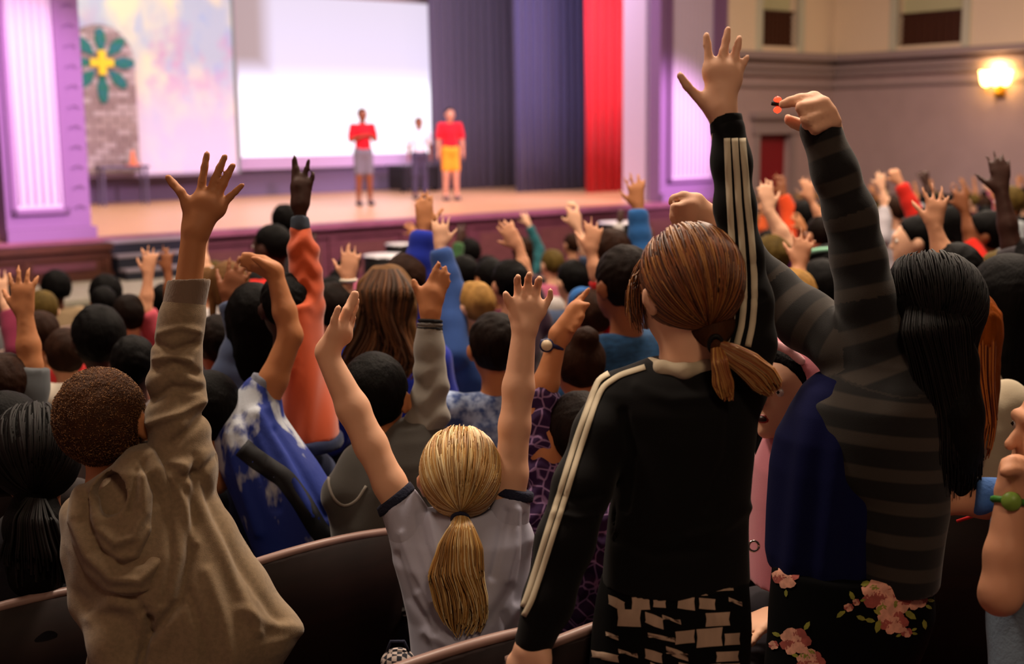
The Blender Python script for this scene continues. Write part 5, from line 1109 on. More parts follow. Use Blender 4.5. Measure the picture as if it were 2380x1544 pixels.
# ---------------- watch child in purple
dK = 3.15
M_pur = mat('purple_print', '#2c1638', .85, spec=.3); nt = M_pur.node_tree; b_ = nt.nodes['Principled BSDF']; tc = nt.nodes.new('ShaderNodeTexCoord'); vo = nt.nodes.new('ShaderNodeTexVoronoi'); vo.feature = 'DISTANCE_TO_EDGE'; vo.inputs['Scale'].default_value = 30
rp = nt.nodes.new('ShaderNodeValToRGB'); rp.color_ramp.elements[0].position = .02; rp.color_ramp.elements[0].color = (*lin('#8d6f9a'), 1); rp.color_ramp.elements[1].position = .09; rp.color_ramp.elements[1].color = (*lin('#2e1440'), 1)
nt.links.new(tc.outputs['Object'], vo.inputs[0]); nt.links.new(vo.outputs['Distance'], rp.inputs[0]); nt.links.new(rp.outputs[0], b_.inputs['Base Color'])
eK, iK = person(label='child in a purple patterned long sleeve with a blue strapped wristwatch, finger pointing', head=(1345, 1010), d=dK, s=1.0, yaw=20, tone='tan', hair=('short', 'dkbrown'), topm=M_pur, topname='patterned_top', sleeve=None, bottom='#1a1422', pose='sit', vox=.0066,
    arms=[dict(side=-1, sh=(1285, 1150, 0), el=(1250, 960, 0), wr=(1296, 790, 0), r=(.042, .035, .031, .0225), hand=hand_of(dK, (1298, 785), [
        [(1345, 712, -.02), (1356, 712, -.03), (1366, 708, -.03)], [(1338, 712, 0), (1350, 695), (1360, 684), (1369, 672)], [(1340, 722, -.01), (1352, 716, -.03), (1352, 738, -.04), (1338, 742, -.03)], [(1338, 735, -.01), (1349, 738, -.03), (1344, 756, -.04), (1332, 754, -.03)], [(1330, 748, -.0), (1338, 755, -.03), (1332, 770, -.035), (1322, 764, -.03)]], pr=.020, rf=.0098))],
    extra_top=lambda T: chainp(T, dK, (1300, 1180, 55), (1268, 1100, 42), (1255, 1010, 38), (1258, 950, 34), (1268, 890, 29), k=.03, cut=None), fold=lambda P: .006*np.sin(pj(P)[1]/9+np.sin(pj(P)[0]/9)))
c_, ax_ = W(1284, 803, dK), nrm(W(1300, 775, dK)-W(1270, 850, dK)); u_ = nrm(np.cross(ax_, (0, 1, 0))); v_ = np.cross(ax_, u_)
MB().tube([c_+(u_*math.cos(t)+v_*math.sin(t))*.0275-iK['base'] for t in np.linspace(0, 2*math.pi, 25)], .005, 6).build('watch_strap', mat('strap_blue', '#141c4a', .5), eK, True)
f0 = c_-nrm(np.array(ray(1275, 800)))*.026-CR*.014; MB().tube([f0-iK['base'], f0-nrm(ray(1275, 800))*.008-iK['base']], [.0175, .0165], 20).build('watch_case', mat('case_navy', '#1c2450', .4), eK, True)
f1 = f0-nrm(ray(1275, 800))*.009; MB().tube([f1-iK['base'], f1-nrm(ray(1275, 800))*.001-iK['base']], [.0135, .0135], 20).build('watch_face', mat('face_cream', '#d6c3a4', .4), eK, True)
# ---------------- braids girl at the lower left
dG = 2.75
eG, iG = person(label='girl with long black braids tied at the neck, at the lower left corner', head=(80, 1065), d=dG, s=1.0, yaw=35, tone='brown', hair=('braids0', 'black'), hairbig=1.1, top='#15131a', sleeve='long', bottom='#0f0e12', pose='sit', vox=.0066, arms=[REST_ for REST_ in (dict(side=1), dict(side=-1))],
    torso=[(1460, -40, 175, 0, .11), (1300, -50, 170, 0, .11), (1230, -30, 150, 0, .10), (1190, 10, 130, 0, .08)])
strands_cap('braids', iG, W(82, 1165, dG-.08), 260, M_bk, eG, rad=(.0045, .0035), seed=21, bigs=1.10)['kind'] = 'stuff'
tag(tail('braid_tail', dG, [(82, 1160, 22, -.09), (75, 1210, 60, -.11), (80, 1290, 84, -.11), (90, 1370, 76, -.1)], 130, M_bk, eG, iG['base'], wave=6, seed=22, rad=(.0045, .003)), kind='stuff')
B = Blob(k=.03); chainp(B, dG, (82, 1150, 45, -.03), (78, 1220, 62, -.06), (82, 1330, 70, -.06)); blob_obj('hair_length', B, .007, hairm('black'), eG, iG['base'])
# ---------------- pink hooded girl
dP = 2.95
eP, iP = person(label='girl in a pink hooded jacket with her mouth open, between the two standing girls', head=(1826, 908), d=dP, s=1.02, yaw=138, nod=8, tilt=0, tone='pale', hair=('short', 'black'), topm=mat('pink_fleece', '#c0707e', .9, bump=.1, bscale=500, sheen=.3), topname='jacket', sleeve='long', bottom='#1c1820', pose='sit', vox=.0066,
    torso=[(1345, 1738, 1850, 0, .11), (1250, 1738, 1860, 0, .11), (1150, 1740, 1880, 0, .11), (1080, 1748, 1890, 0, .11), (1020, 1770, 1890, 0, .09), (990, 1800, 1880, 0, .07)], arms=[dict(side=1), dict(side=-1)], fold=folds(.006, 20, UPZ, .2, 15))
B = Blob(k=.02); H_, hf_, hu_, hr_ = iP['H'], iP['hf'], iP['hu'], iP['hr']; q = lambda x, y, z: H_+hr_*x+hf_*y+hu_*z
B.ell(q(0, -.020, .018), (.098, .112, .112), np.stack([hr_, hf_, hu_], 1), cut=[(q(0, .045, .03), hf_)]); B.ell(q(0, .06, -.01), (.083, .10, .098), np.stack([hr_, hf_, hu_], 1), k=.006, sub=True)
chainp(B, dP, (1880, 960, 40, .0), (1870, 1040, 50, .0), k=.03); blob_obj('hood', B, .0055, _mats['pink_fleece'], eP, iP['base'])
B = Blob(k=.004); B.chain([q(-.06, .05, .075), q(-.03, .062, .098), q(0, .064, .104), q(.03, .062, .098), q(.06, .05, .075)], [.011]*5, sq=(hf_, .6)); blob_obj('hood_trim', B, .004, mat('trim_pink', '#dcaab0', .8), eP, iP['base'])
B = Blob(k=.004); B.ell(q(0, .084, -.062), (.021, .012, .014), np.stack([hr_, hf_, hu_], 1)); blob_obj('lips', B, .003, mat('lip_red', '#a02c28', .4), eP, iP['base'])
B = Blob(k=.004); B.ell(q(0, .0905, -.062), (.014, .010, .008), np.stack([hr_, hf_, hu_], 1)); blob_obj('open_mouth', B, .003, mat('mouth_dark', '#2a0a0a', .4), eP, iP['base'])
MB().tube([W(1752+3*math.cos(t)*4, 1270+4*math.sin(t)*3, dP-.13)-iP['base'] for t in np.linspace(0, 6.28, 16)], .003, 6).build('bracelet', mat('silver', '#c8c0b8', .2, metal=1), eP, True)
# ---------------- redhead behind the black hair
dR = 3.1
eR, iR = person(label='child with long bright ginger hair in a cream top, behind the woman with black hair', head=(2225, 770), d=dR, s=1.02, yaw=20, tone='pale', hair=('long', 'ginger'), top='#b3a68e', sleeve='long', bottom='#22262c', pose='sit', vox=.0058, arms=[dict(side=1), dict(side=-1)], lean=(.03, 0))
tag(tail('long_strands', dR, [(2240, 690, 50, -.07), (2262, 780, 54, -.09), (2266, 880, 52, -.09), (2276, 980, 42, -.09), (2272, 1070, 22, -.09)], 260, M_gi, eR, iR['base'], wave=8, seed=31, rad=(.0032, .0016), lens=(.75, 1)), kind='stuff')
# ---------------- boy at the right edge
dS = 2.3
eS, iS = person(label='boy in pale blue at the right edge, chin on fist, green watch', head=(2484, 1002), d=dS, s=1.05, yaw=98, nod=6, tone='fair', hair=('short', 'brown'), topm=mat('pale_blue_cotton', '#6f8090', .85, bump=.2, bscale=120), sleeve=.34, bottom='#8e1c22', pose='sit', vox=.0048,
    torso=[(1620, 2300, 2560, 0, .12), (1480, 2296, 2560, 0, .12), (1330, 2300, 2560, 0, .12), (1230, 2320, 2560, 0, .12), (1180, 2370, 2540, 0, .10), (1150, 2400, 2520, 0, .08)],
    arms=[dict(side=-1, sh=(2430, 1215, -.02), el=(2325, 1382, -.10), wr=(2352, 1155, -.08), r=(.038, .035, .031, .025), sleeve=.2, hand=hand_of(dS-.08, (2352, 1150), [
            [(2362, 1108, -.02), (2356, 1088, -.03), (2350, 1072, -.03)], [(2348, 1085, 0), (2338, 1078, -.03), (2336, 1098, -.045), (2348, 1104, -.03)], [(2358, 1080, .01), (2352, 1072, -.03), (2350, 1094, -.045), (2360, 1102, -.03)], [(2368, 1080, .02), (2364, 1074, -.02), (2362, 1094, -.04), (2370, 1102, -.03)], [(2378, 1085, .03), (2376, 1080, -.01), (2374, 1096, -.03), (2380, 1104, -.02)]], pr=.020, rf=.011)),
          dict(side=1, sh=(2440, 1170, .12), el=(2330, 1158, .12), wr=(2225, 1166, .14), r=(.04, .036, .032, .024), sleeve=None, th='R', tip=(2180, 1162, .14))], neck_r=.05)
B = Blob(k=.01); a0, a1 = W(2440, 1168, dS+.12), W(2262, 1152, dS+.12); dr = nrm(a1-a0); B.cap(a0, a1, .048, .034, cut=[(a1, dr)]); blob_obj('sleeve', B, .005, mat('sky_blue_cotton', '#4a78c0', .85, bump=.2, bscale=120), eS, iS['base'], fold=folds(.003, 50, (0, 0, 1), .5, 3))
c_, ax_ = W(2351, 1166, dS-.08), nrm(W(2352, 1150, dS-.08)-W(2340, 1260, dS-.09)); u_ = nrm(np.cross(ax_, (0, 1, 0))); v_ = np.cross(ax_, u_)
MB().tube([c_+(u_*math.cos(t)+v_*math.sin(t))*.0295-iS['base'] for t in np.linspace(0, 2*math.pi, 25)], .0065, 6).build('watch_strap', mat('strap_green', '#3c7a2c', .5), eS, True)
f0 = c_-nrm(ray(2358, 1160))*.031; MB().tube([f0-iS['base'], f0-nrm(ray(2358, 1160))*.007-iS['base']], [.017, .015], 20).build('watch_case', mat('case_lime', '#7a9a3c', .4), eS, True)
o_ = W(2240, 1210, 2.75); tag(MB().tube([W(2225, 1212, 2.75)-o_, W(2262, 1200, 2.72)-o_, W(2300, 1184, 2.68)-o_, W(2335, 1170, 2.6)-o_], .004, 6).build('lanyard', mat('cord_red', '#c02020', .6), None, True, tuple(o_)), 'thin red lanyard lying over the seat right of the floral skirt', 'lanyard')
# ---------------- patterned bag / knee at the bottom
B = Blob(k=.02); w_ = W(925, 1540, 2.35); e = empty('checked_bag', tuple(w_-[0, 0, .06]), 0, label='small round navy and white checked bag by the blonde girl at the bottom edge', cat='bag')
B.ell(w_, (.032, .03, .026)); mb_ = mat('check_white', '#b0a4a0', .8); nt = mb_.node_tree; ck = nt.nodes.new('ShaderNodeTexChecker'); ck.inputs['Scale'].default_value = 110; ck.inputs['Color1'].default_value = (*lin('#141826'), 1); ck.inputs['Color2'].default_value = (*lin('#b8aaa4'), 1)
tc = nt.nodes.new('ShaderNodeTexCoord'); nt.links.new(tc.outputs['Object'], ck.inputs[0]); nt.links.new(ck.outputs[0], nt.nodes['Principled BSDF'].inputs['Base Color'])
blob_obj('bag_body', B, .004, mb_, e, np.array(e.location))
MB().tube([(-.02, 0, .08), (-.012, 0, .1), (.012, 0, .1), (.02, 0, .08)], .003, 6).build('handle', M_ring, e, True)
HERO_E = [iA, iB, iC, iD, iE, iF, iI, iK, iG, iP, iR, iS]
# ================================================================ crowd (built by hand where the photo shows someone)
def armA(x1, y1, x2, y2, tx, ty, side=1, **k):
    """raised arm: elbow, wrist, fingertips in the picture plane near the person"""
    return dict(side=side, el=(x1, y1, k.pop('de', 0)), wr=(x2, y2, k.pop('dw', 0)), tip=(tx, ty, k.pop('dt', 0.0)), **k)
REST = lambda sd: dict(side=sd)
TAKEN = [(i['hip'][0], i['hip'][1]) for i in HERO_E]
def P_(label, x, y, d, **k):
    e, i = person(label=label, head=(x, y), d=d, **k); TAKEN.append((i['hip'][0], i['hip'][1])); return e, i
# -- second and third rows
P_('child in a denim top with long straight black hair, beside the orange sleeve', 590, 735, 3.92, s=.94, shw=.10, hipw=.75, yaw=20, tone='brown', hair=('long', 'black'), top='#4a5674', sleeve='long', lean=(-.06, .0),
   arms=[REST(1), armA(560, 775, 530, 700, 545, 655, -1, thick=.75)], nod=-8)
P_('child in a bright red shirt seated in front of the blue and white jersey', 505, 800, 4.4, s=.95, tone='brown', hair=('short', 'dkbrown'), top='#c8201c', arms=[REST(1), REST(-1)], yaw=30)
P_('child in a royal blue shirt with long wavy brown hair', 897, 700, 4.35, s=1.12, yaw=10, tone='fair', hair=('wavy', 'light'), hairbig=1.0, top='#1c2c9c', sleeve='long', arms=[REST(1), REST(-1)], lean=(.02, 0))
P_('child with a royal blue sleeve raised straight up, hand against the stage edge', 942, 655, 5.05, s=1.05, yaw=25, tone='tan', hair=('short', 'brown'), top='#1d2f9e', sleeve='long',
   arms=[dict(side=1, sh=(960, 760, 0), el=(968, 655, 0), wr=(985, 535, 0), tip=(986, 430, 0), th='R', palm='away', spread=.06, puff=1.5), REST(-1)])
P_('blond child in a blue hooded top, grey sleeve raised behind the royal blue one', 1100, 712, 4.9, s=.9, yaw=50, tone='pale', hair=('short', 'blonde'), top='#33508c', sleeve='long',
   arms=[dict(side=-1, el=(1048, 680, 0), wr=(1022, 575, 0), tip=(1024, 520, 0), th='R', puff=1.5, thick=1.0), REST(1)])
P_('child with thick dark brown hair in a pale blue checked shirt', 1150, 808, 3.9, s=.98, yaw=12, tone='tan', hair=('short', 'dkbrown'), hairbig=1.03, topm=mat('check_shirt', '#9db0d2', .9, var=.5, vscale=40, color2='#3a4f86'), arms=[REST(1), REST(-1)])
P_('child with a brown bun in a mauve shirt behind the arm with the watch', 1345, 850, 3.7, s=.9, yaw=20, tone='tan', hair=('bun', 'brown'), top='#5b3a4c', arms=[REST(1), REST(-1)])
P_('boy with short black hair in a marled teal blue shirt', 1450, 660, 4.0, s=1.12, yaw=30, tone='brown', hair=('short', 'dkbrown'), topm=mat('marl_blue', '#24507c', .9, var=.4, vscale=30, stretch=(1, 1, 3)), sleeve='long', arms=[REST(1), REST(-1)], lean=(.0, 0))
P_('child in a red shirt seated before the boy in the teal blue shirt', 1372, 735, 4.9, s=.95, yaw=35, tone='fair', hair=('short', 'brown'), top='#c01d20', arms=[REST(1), armA(1385, 640, 1374, 590, 1378, 548, 1, thick=.8)])
P_('child with a bare pale arm stretched up left of the drum', 1330, 655, 6.4, yaw=30, tone='pale', hair=('short', 'black'), top='#44506a', arms=[armA(1362, 585, 1342, 530, 1332, 490, 1, thick=.8), REST(-1)])
P_('child with a denim blue sleeve raised straight up before the red curtain', 1420, 590, 5.4, yaw=25, tone='tan', hair=('short', 'brown'), top='#2a5f9e', sleeve='long',
   arms=[dict(side=1, sh=(1480, 660, 0), el=(1492, 590, 0), wr=(1484, 482, 0), tip=(1470, 380, 0), th='L', spread=.22, puff=1.35), REST(-1)])
P_('child waving a bent bare arm before the stage front', 1185, 660, 5.6, yaw=25, tone='fair', hair=('short', 'black'), top='#3a2430', arms=[armA(1222, 640, 1208, 575, 1180, 535, 1, thick=.85, spread=.1), REST(-1)])
P_('child with a white band on the raised left wrist', 770, 720, 5.0, yaw=25, tone='fair', hair=('short', 'dkbrown'), top='#47525e', arms=[armA(795, 725, 810, 655, 815, 590, 1, thick=.9), REST(-1)])
P_('dark haired child in black leaning at the stage front', 1075, 640, 6.8, yaw=35, tone='fair', hair=('short', 'black'), top='#1c1a20', sleeve='long', arms=[REST(1), REST(-1)])
P_('dark haired child in a maroon top left of the raised pale hand', 1140, 650, 6.4, yaw=30, tone='tan', hair=('short', 'black'), top='#5a2238', arms=[REST(1), REST(-1)])
P_('child with cropped hair in a red collared top by the stage front', 632, 575, 6.3, s=1.1, yaw=60, tone='deep', hair=('buzz', 'black'), top='#c42018', sleeve='long', arms=[REST(1), REST(-1)])
P_('child with curly black hair before the stage edge, above the red collar', 662, 516, 8.3, s=1.0, yaw=40, tone='deep', hair=('afro', 'black'), hairbig=.85, top='#302c30', arms=[REST(1), REST(-1)])
_w = [e_ for e_ in COL.objects if e_.get('label', '').startswith('child in a royal blue shirt')][0]
M_wv = [mat('strand_'+n, c, .6, spec=.2) for n, c in (('walnut', '#4a2e1c'), ('cocoa', '#33200f'), ('chestnut', '#6a4428'))]
tag(tail('wavy_strands', 4.35, [(895, 628, 30, -.08), (895, 680, 66, -.12), (892, 760, 74, -.11), (890, 830, 74, -.10), (888, 885, 50, -.10)], 300, M_wv, _w, np.array(_w.location), wave=34, seed=41, rad=(.0055, .003), lens=(.75, 1)), kind='stuff')
# -- left block
P_('child in a grey t-shirt with one bare arm raised, far left', 15, 905, 3.6, s=.95, yaw=25, tone='tan', hair=('short', 'brown'), top='#5a5e62', arms=[armA(72, 850, 58, 735, 52, 662, 1, spread=.2, sh=(62, 960, 0)), REST(-1)], lean=(0, .0))
P_('child with a round black afro in a cream shirt', 228, 790, 4.4, s=1.02, yaw=30, tone='deep', hair=('short', 'black'), hairbig=1.12, top='#c2b8a8', sleeve='long', arms=[REST(1), REST(-1)], hipw=1.1, shw=.18)
P_('child with short black hair and a dull grey shirt behind the hooded boy', 310, 848, 3.9, s=.84, yaw=15, tone='deep', hair=('short', 'black'), top='#6e6464', arms=[REST(1), REST(-1)])
P_('child with tousled brown hair beside the cream shirt', 152, 825, 4.6, s=.85, yaw=30, tone='fair', hair=('short', 'brown'), hairbig=1.08, top='#8e8672', arms=[REST(1), REST(-1)])
P_('child with dark brown hair and a red collar in the left block', 95, 780, 5.0, s=.9, yaw=30, tone='tan', hair=('short', 'brown'), top='#a02222', arms=[REST(1), REST(-1)])
P_('child with olive blond hair in front of the low platform', 98, 722, 6.0, s=.9, yaw=35, tone='pale', hair=('short', 'olive'), top='#7a2a44', arms=[REST(1), armA(20, 720, 8, 690, 2, 640, -1)])
P_('child with black hair in front of the low platform', 240, 706, 6.6, s=.85, yaw=30, tone='brown', hair=('short', 'black'), top='#2c2426', arms=[REST(1), REST(-1)])
P_('child with a light brown arm raised high before the dark steps', 300, 735, 5.6, s=.9, yaw=30, tone='fair', hair=('short', 'dkbrown'), top='#b34a58', arms=[armA(338, 720, 345, 640, 348, 585, 1, thick=.95, spread=.2), REST(-1)])
P_('child with a dark brown arm raised before the dark steps', 425, 730, 6.3, s=.9, yaw=30, tone='brown', hair=('short', 'brown'), top='#38404c', arms=[armA(395, 700, 390, 630, 385, 578, 1, thick=.9, spread=.25), REST(-1)])
P_('child with a brown bob left of the long straight black hair', 530, 665, 5.4, s=.95, yaw=30, tone='fair', hair=('bob', 'light'), top='#9aa0a8', arms=[REST(1), REST(-1)])
P_('child in a white top before the stage steps', 480, 660, 6.6, s=.85, yaw=30, tone='pale', hair=('short', 'light'), top='#c8c6c6', arms=[armA(478, 620, 474, 580, 470, 540, 1, thick=.8), REST(-1)])
P_('child with long black hair at the left edge, in the second row', 18, 1010, 3.1, s=.95, yaw=20, tone='deep', hair=('bob', 'black'), top='#2c2626', arms=[REST(1), REST(-1)])
# -- right block
P_('boy with neat black hair in profile in a black shirt', 2128, 560, 6.1, s=1.12, yaw=78, tone='pale', hair=('short', 'black'), top='#15161c', arms=[REST(1), REST(-1)])
P_('child with an open hand raised above the woman\'s black hair', 2215, 640, 4.2, s=1.0, yaw=30, tone='fair', hair=('short', 'black'), top='#39363c', arms=[armA(2200, 620, 2172, 530, 2178, 440, 1, spread=.26, thick=1.0, de=0, th='L'), REST(-1)], nohair=False)
P_('child in a red long sleeve stretching a fist up', 2140, 520, 8.2, s=1.0, yaw=35, tone='fair', hair=('short', 'brown'), top='#d32a20', sleeve='long', arms=[dict(side=1, el=(2128, 500, 0), wr=(2092, 425, 0), tip=(2070, 385, 0), curl=(.9, .9, .9, .9), puff=1.5), REST(-1)])
P_('girl in a red shirt with a green tie in her black hair', 2290, 545, 6.2, s=1.0, yaw=70, tone='brown', hair=('pony', 'black'), hairbig=1.1, top='#d42a1e', arms=[armA(2255, 560, 2242, 490, 2232, 450, -1, thick=.85), REST(1)])
P_('boy with olive blond hair in a dark top, below the red shirt', 2320, 640, 5.2, s=.95, yaw=75, tone='pale', hair=('short', 'olive'), top='#1c1c22', arms=[REST(1), REST(-1)])
P_('child with long black hair in a white top, right block', 2215, 520, 7.0, s=.95, yaw=50, tone='brown', hair=('long', 'black'), top='#b8aeb4', arms=[REST(1), REST(-1)])
P_('tall child with a deep brown arm raised at the right edge', 2395, 640, 4.6, s=1.05, yaw=25, tone='deep', hair=('afro', 'black'), top='#403c40', arms=[dict(side=-1, sh=(2378, 700, 0), el=(2350, 570, 0), wr=(2328, 450, 0), tip=(2322, 362, 0), th='L', spread=.14, thumb=.9), REST(1)])
P_('child with black hair and a dark shirt, behind the striped sleeve, mint headband', 1915, 620, 6.2, s=1.0, yaw=40, tone='tan', hair=('short', 'black'), top='#1d1d22', arms=[REST(1), REST(-1)])
P_('child in a purple shirt before the red side door', 1790, 600, 5.6, s=.95, yaw=30, tone='pale', hair=('short', 'olive'), top='#9c4a9e', sleeve='short', arms=[dict(side=1, el=(1835, 575, 0), wr=(1785, 490, 0), tip=(1775, 410, 0), th='R', spread=.12, thick=1.1), REST(-1)])
P_('child in an orange shirt with curly black hair before the red side door', 1868, 508, 8.6, s=1.05, yaw=35, tone='brown', hair=('afro', 'black'), hairbig=.85, top='#d84a22', arms=[armA(1832, 490, 1820, 455, 1815, 425, -1, sleeve='long'), REST(1)])
P_('child raising a slender bare arm right of the red side door', 1905, 545, 7.0, s=.95, yaw=30, tone='fair', hair=('short', 'dkbrown'), top='#b83024', arms=[armA(1908, 510, 1885, 465, 1875, 425, 1, thick=.8), REST(-1)])
P_('child with an open hand raised between the two girls\' sleeves', 1840, 690, 4.6, s=.95, yaw=30, tone='fair', hair=('short', 'blonde'), top='#45505c', arms=[armA(1848, 660, 1858, 620, 1868, 560, 1, spread=.3, sh=(1845, 740, 0), de=0), REST(-1)])
P_('child with a black bob and black top, beside the striped sleeve', 1905, 672, 5.2, s=1.1, yaw=40, tone='brown', hair=('bob', 'black'), top='#0e0e12', sleeve='long', arms=[REST(1), REST(-1)])
P_('child in a pale top by the right wall with an arm up', 2080, 490, 9.2, s=1.0, yaw=35, tone='pale', hair=('short', 'brown'), top='#b4b0b8', arms=[armA(2058, 480, 2050, 440, 2046, 408, -1), REST(1)])
P_('child holding a small dark fist up by the right wall', 2158, 480, 9.6, s=1.0, yaw=35, tone='deep', hair=('short', 'black'), top='#8e8a90', arms=[armA(2160, 455, 2152, 425, 2150, 400, -1, curl=(1, 1, 1, 1)), REST(1)])
P_('child in a light grey top with olive hair at the right edge', 2345, 470, 8.4, s=1.0, yaw=45, tone='tan', hair=('short', 'olive'), top='#a8b0b6', arms=[REST(1), REST(-1)])
P_('child with a black crop in the second row behind the right shoulder', 2340, 700, 3.7, s=1.15, yaw=20, tone='deep', hair=('long', 'black'), hairbig=1.1, top='#b4a590', arms=[REST(1), REST(-1)])
def ring(label_start, x, y, d, r, t, m_, name, ax=(0, 0, 1), flat=1.0):
    e_ = [q for q in COL.objects if q.get('label', '').startswith(label_start)][0]; c = W(x, y, d)-np.array(e_.location); ax = nrm(ax); u = nrm(np.cross(ax, (0, 1, .01))); v = np.cross(ax, u)
    return MB().tube([c+(u*math.cos(q)+v*math.sin(q)*flat)*r for q in np.linspace(0, 2*math.pi, 21)], t, 6).build(name, m_, e_, True)
ring('child with a white band', 810, 652, 5.0, .027, .008, mat('band_white', '#d8d0c0', .6), 'wristband')
ring('girl in a red shirt with a green tie', 2303, 533, 6.2, .022, .010, mat('tie_green', '#2c9a4a', .6), 'hair_tie', ax=(1, 0, .3))
ring('child with black hair and a dark shirt, behind', 1915, 590, 6.2, .085, .012, mat('mint_band', '#8ac8a8', .6), 'headband', ax=(0, .35, 1))
# -- presenters on the stage
def presenter(label, x, yfoot, yhead, b, tone, top, bottom, hair, short=True, **k):
    a, _ = PB(x, yfoot, b); p = np.array(Hw(a, b, STZ)); hh = k.pop('h', 1.78); s = hh/1.50
    H = p+UPZ*(hh-.105*s)
    e, i = person(label=label, H=H, d=24, s=s, tone=tone, top=top, bottom=bottom, hair=hair, pose='stand', base_z=STZ, vox=.016, face=True, **k); return e, i
for spec_ in (dict(label='adult in a red polo shirt and grey shorts on the stage, left of the others', x=848, yfoot=478, yhead=250, b=3.4, tone='brown', top='#d8202c', bottom='#7a7a82', hair=('buzz', 'black'), yaw=205, arms='hold', shorts=True),
              dict(label='adult in a white shirt and dark trousers on the stage, between the two in red', x=977, yfoot=462, yhead=280, b=4.4, tone='brown', top='#f0eef4', bottom='#4a4458', hair=('buzz', 'dkbrown'), yaw=200, arms='down', h=1.62),
              dict(label='adult in a red t-shirt and orange yellow shorts on the stage', x=1049, yfoot=469, yhead=255, b=3.5, tone='fair', top='#e0202c', bottom='#f2a02c', hair=('buzz', 'brown'), yaw=200, arms='down', shorts=True)):
    ak = spec_.pop('arms'); a_, _ = PB(spec_['x'], spec_['yfoot'], spec_['b']); hh = spec_.get('h', 1.78); s_ = hh/1.5
    Fd = rotz(np.array([0, 1.0, 0]), math.radians(spec_['yaw'])); R_2 = np.cross(Fd, UPZ); base_ = np.array(Hw(a_, spec_['b'], STZ)); Nk = base_+UPZ*(hh-.255*s_)
    arms = []
    for sd in (-1, 1):
        S0 = Nk-UPZ*.035*s_+R_2*sd*.15*s_
        if ak == 'hold': E1 = S0-UPZ*.21*s_+R_2*sd*.05*s_; W1 = E1+Fd*.14*s_-R_2*sd*.12*s_+UPZ*.06*s_
        else: E1 = S0-UPZ*.22*s_+R_2*sd*.05*s_; W1 = E1-UPZ*.2*s_+R_2*sd*.01+Fd*.03
        arms.append(dict(side=sd, el=('w', *E1), wr=('w', *W1), palm='down' if ak == 'hold' else 'left'))
    e, i = presenter(arms=arms, shw=.155, **spec_)
    for sd in (-1, 1):
        f0 = i['hip']*[1, 1, 0]+i['R']*sd*(.07*s_+.03)+[0, 0, STZ]-i['base']
        B = Blob(k=.02); B.cap(f0+UPZ*.045-i['F']*.03, f0+UPZ*.04+i['F']*.15, .05, .042); blob_obj('shoe', B, .012, mat('shoe_grey', '#3a3846', .6), e)
# ================================================================ seats and the rest of the audience
seat0 = make_seat('dark veneered theatre seat in the rows toward the stage'); seat0['group'] = 'rows of dark theatre seats'
ROWS = [-13.65+.85*i for i in range(11)]
HEROES = []
def seat_at(a, b, first=[True], label=None, group='rows of dark theatre seats'):
    o = seat0 if first[0] else copy_tree(seat0); first[0] = False
    p = Hw(a, b, 0); o.location = (p[0], p[1], fz(b)); o.rotation_euler.z = HROT
    if label: o['label'] = label; del o['group']
    return o
def inview(p, m=60):
    v = np.asarray(p)-EYE; dz = v@_fw
    if dz < 1: return None
    x = 1190+F_PX*(v@CR)/dz; y = 772-F_PX*(v@CU)/dz
    return (x, y, dz) if -m < x < 2380+m and y < 1544+m else None
# prototypes of seated children, local to the origin, facing the stage when turned by the hall's angle
HAIRS = [('short', 'black'), ('short', 'brown'), ('long', 'black'), ('wavy', 'brown'), ('afro', 'black'), ('bob', 'dkbrown'), ('short', 'olive'), ('pony', 'light'), ('short', 'dkbrown')]
TONES = ['deep', 'fair', 'brown', 'pale', 'dark', 'tan', 'pale', 'fair', 'tan']
TOPS = [('maroon', '#5a2028'), ('grey', '#6c6a6c'), ('navy', '#1e2848'), ('red', '#b82420'), ('white', '#b8b2b0'), ('teal', '#2a6068'), ('black', '#1a181c'), ('pink', '#b8607c'), ('blue', '#30589a'), ('orange', '#c8562a'), ('green', '#3a5c38'), ('tan', '#8e785c')]
protos = []
for i in range(10):
    r = random.Random(i); arms = []
    up = i in (0, 3, 5, 8)
    sgn = 1 if i % 2 else -1
    if up:
        Ex = np.array([sgn*(.19+.05*r.random()), .04, 1.04+.05*r.random()]); Wx = Ex+[sgn*(-.03-.08*r.random()), .03+.05*r.random(), .21]
        arms = [dict(side=sgn, el=('w', *Ex), wr=('w', *Wx), spread=.1+.15*r.random(), th='L' if sgn > 0 else 'R'), dict(side=-sgn)]
    else: arms = [dict(side=1), dict(side=-1)]
    h = HAIRS[i % 9]
    e, inf = person(label='proto', H=(0, .02, 1.09), d=9, s=.93+.06*r.random(), yaw=0, tone=TONES[i % 9], hair=h, top='#777777', arms=arms, base_z=0, sleeve='long' if i % 3 == 0 else 'short', vox=.0145, nod=r.uniform(-5, 6), local=True)
    # bring the origin to the seat
    off = Vector(e.location)
    for c in e.children: c.location = c.location+off
    e.location = (0, 0, 0); protos.append([e, h, up, False])
TAKEN = [tuple(toH(np.array([x, y, 0]))[:2]) for x, y in TAKEN]
rr = random.Random(11); used = {}; RN = ['last', 'eleventh', 'tenth', 'ninth', 'eighth', 'seventh', 'sixth', 'fifth', 'fourth', 'third', 'second', 'front', 'front']
hn = {'short': 'short {} hair', 'long': 'long {} hair', 'wavy': 'wavy {} hair', 'afro': 'round {} afro', 'bob': '{} bob', 'pony': '{} ponytail', 'bun': '{} bun'}
cn = dict(black='black', brown='brown', dkbrown='dark brown', olive='sandy', light='light brown')
count = 0
ORD = 'first second third fourth fifth sixth seventh eighth ninth tenth eleventh twelfth thirteenth fourteenth fifteenth sixteenth seventeenth eighteenth nineteenth twentieth'.split()
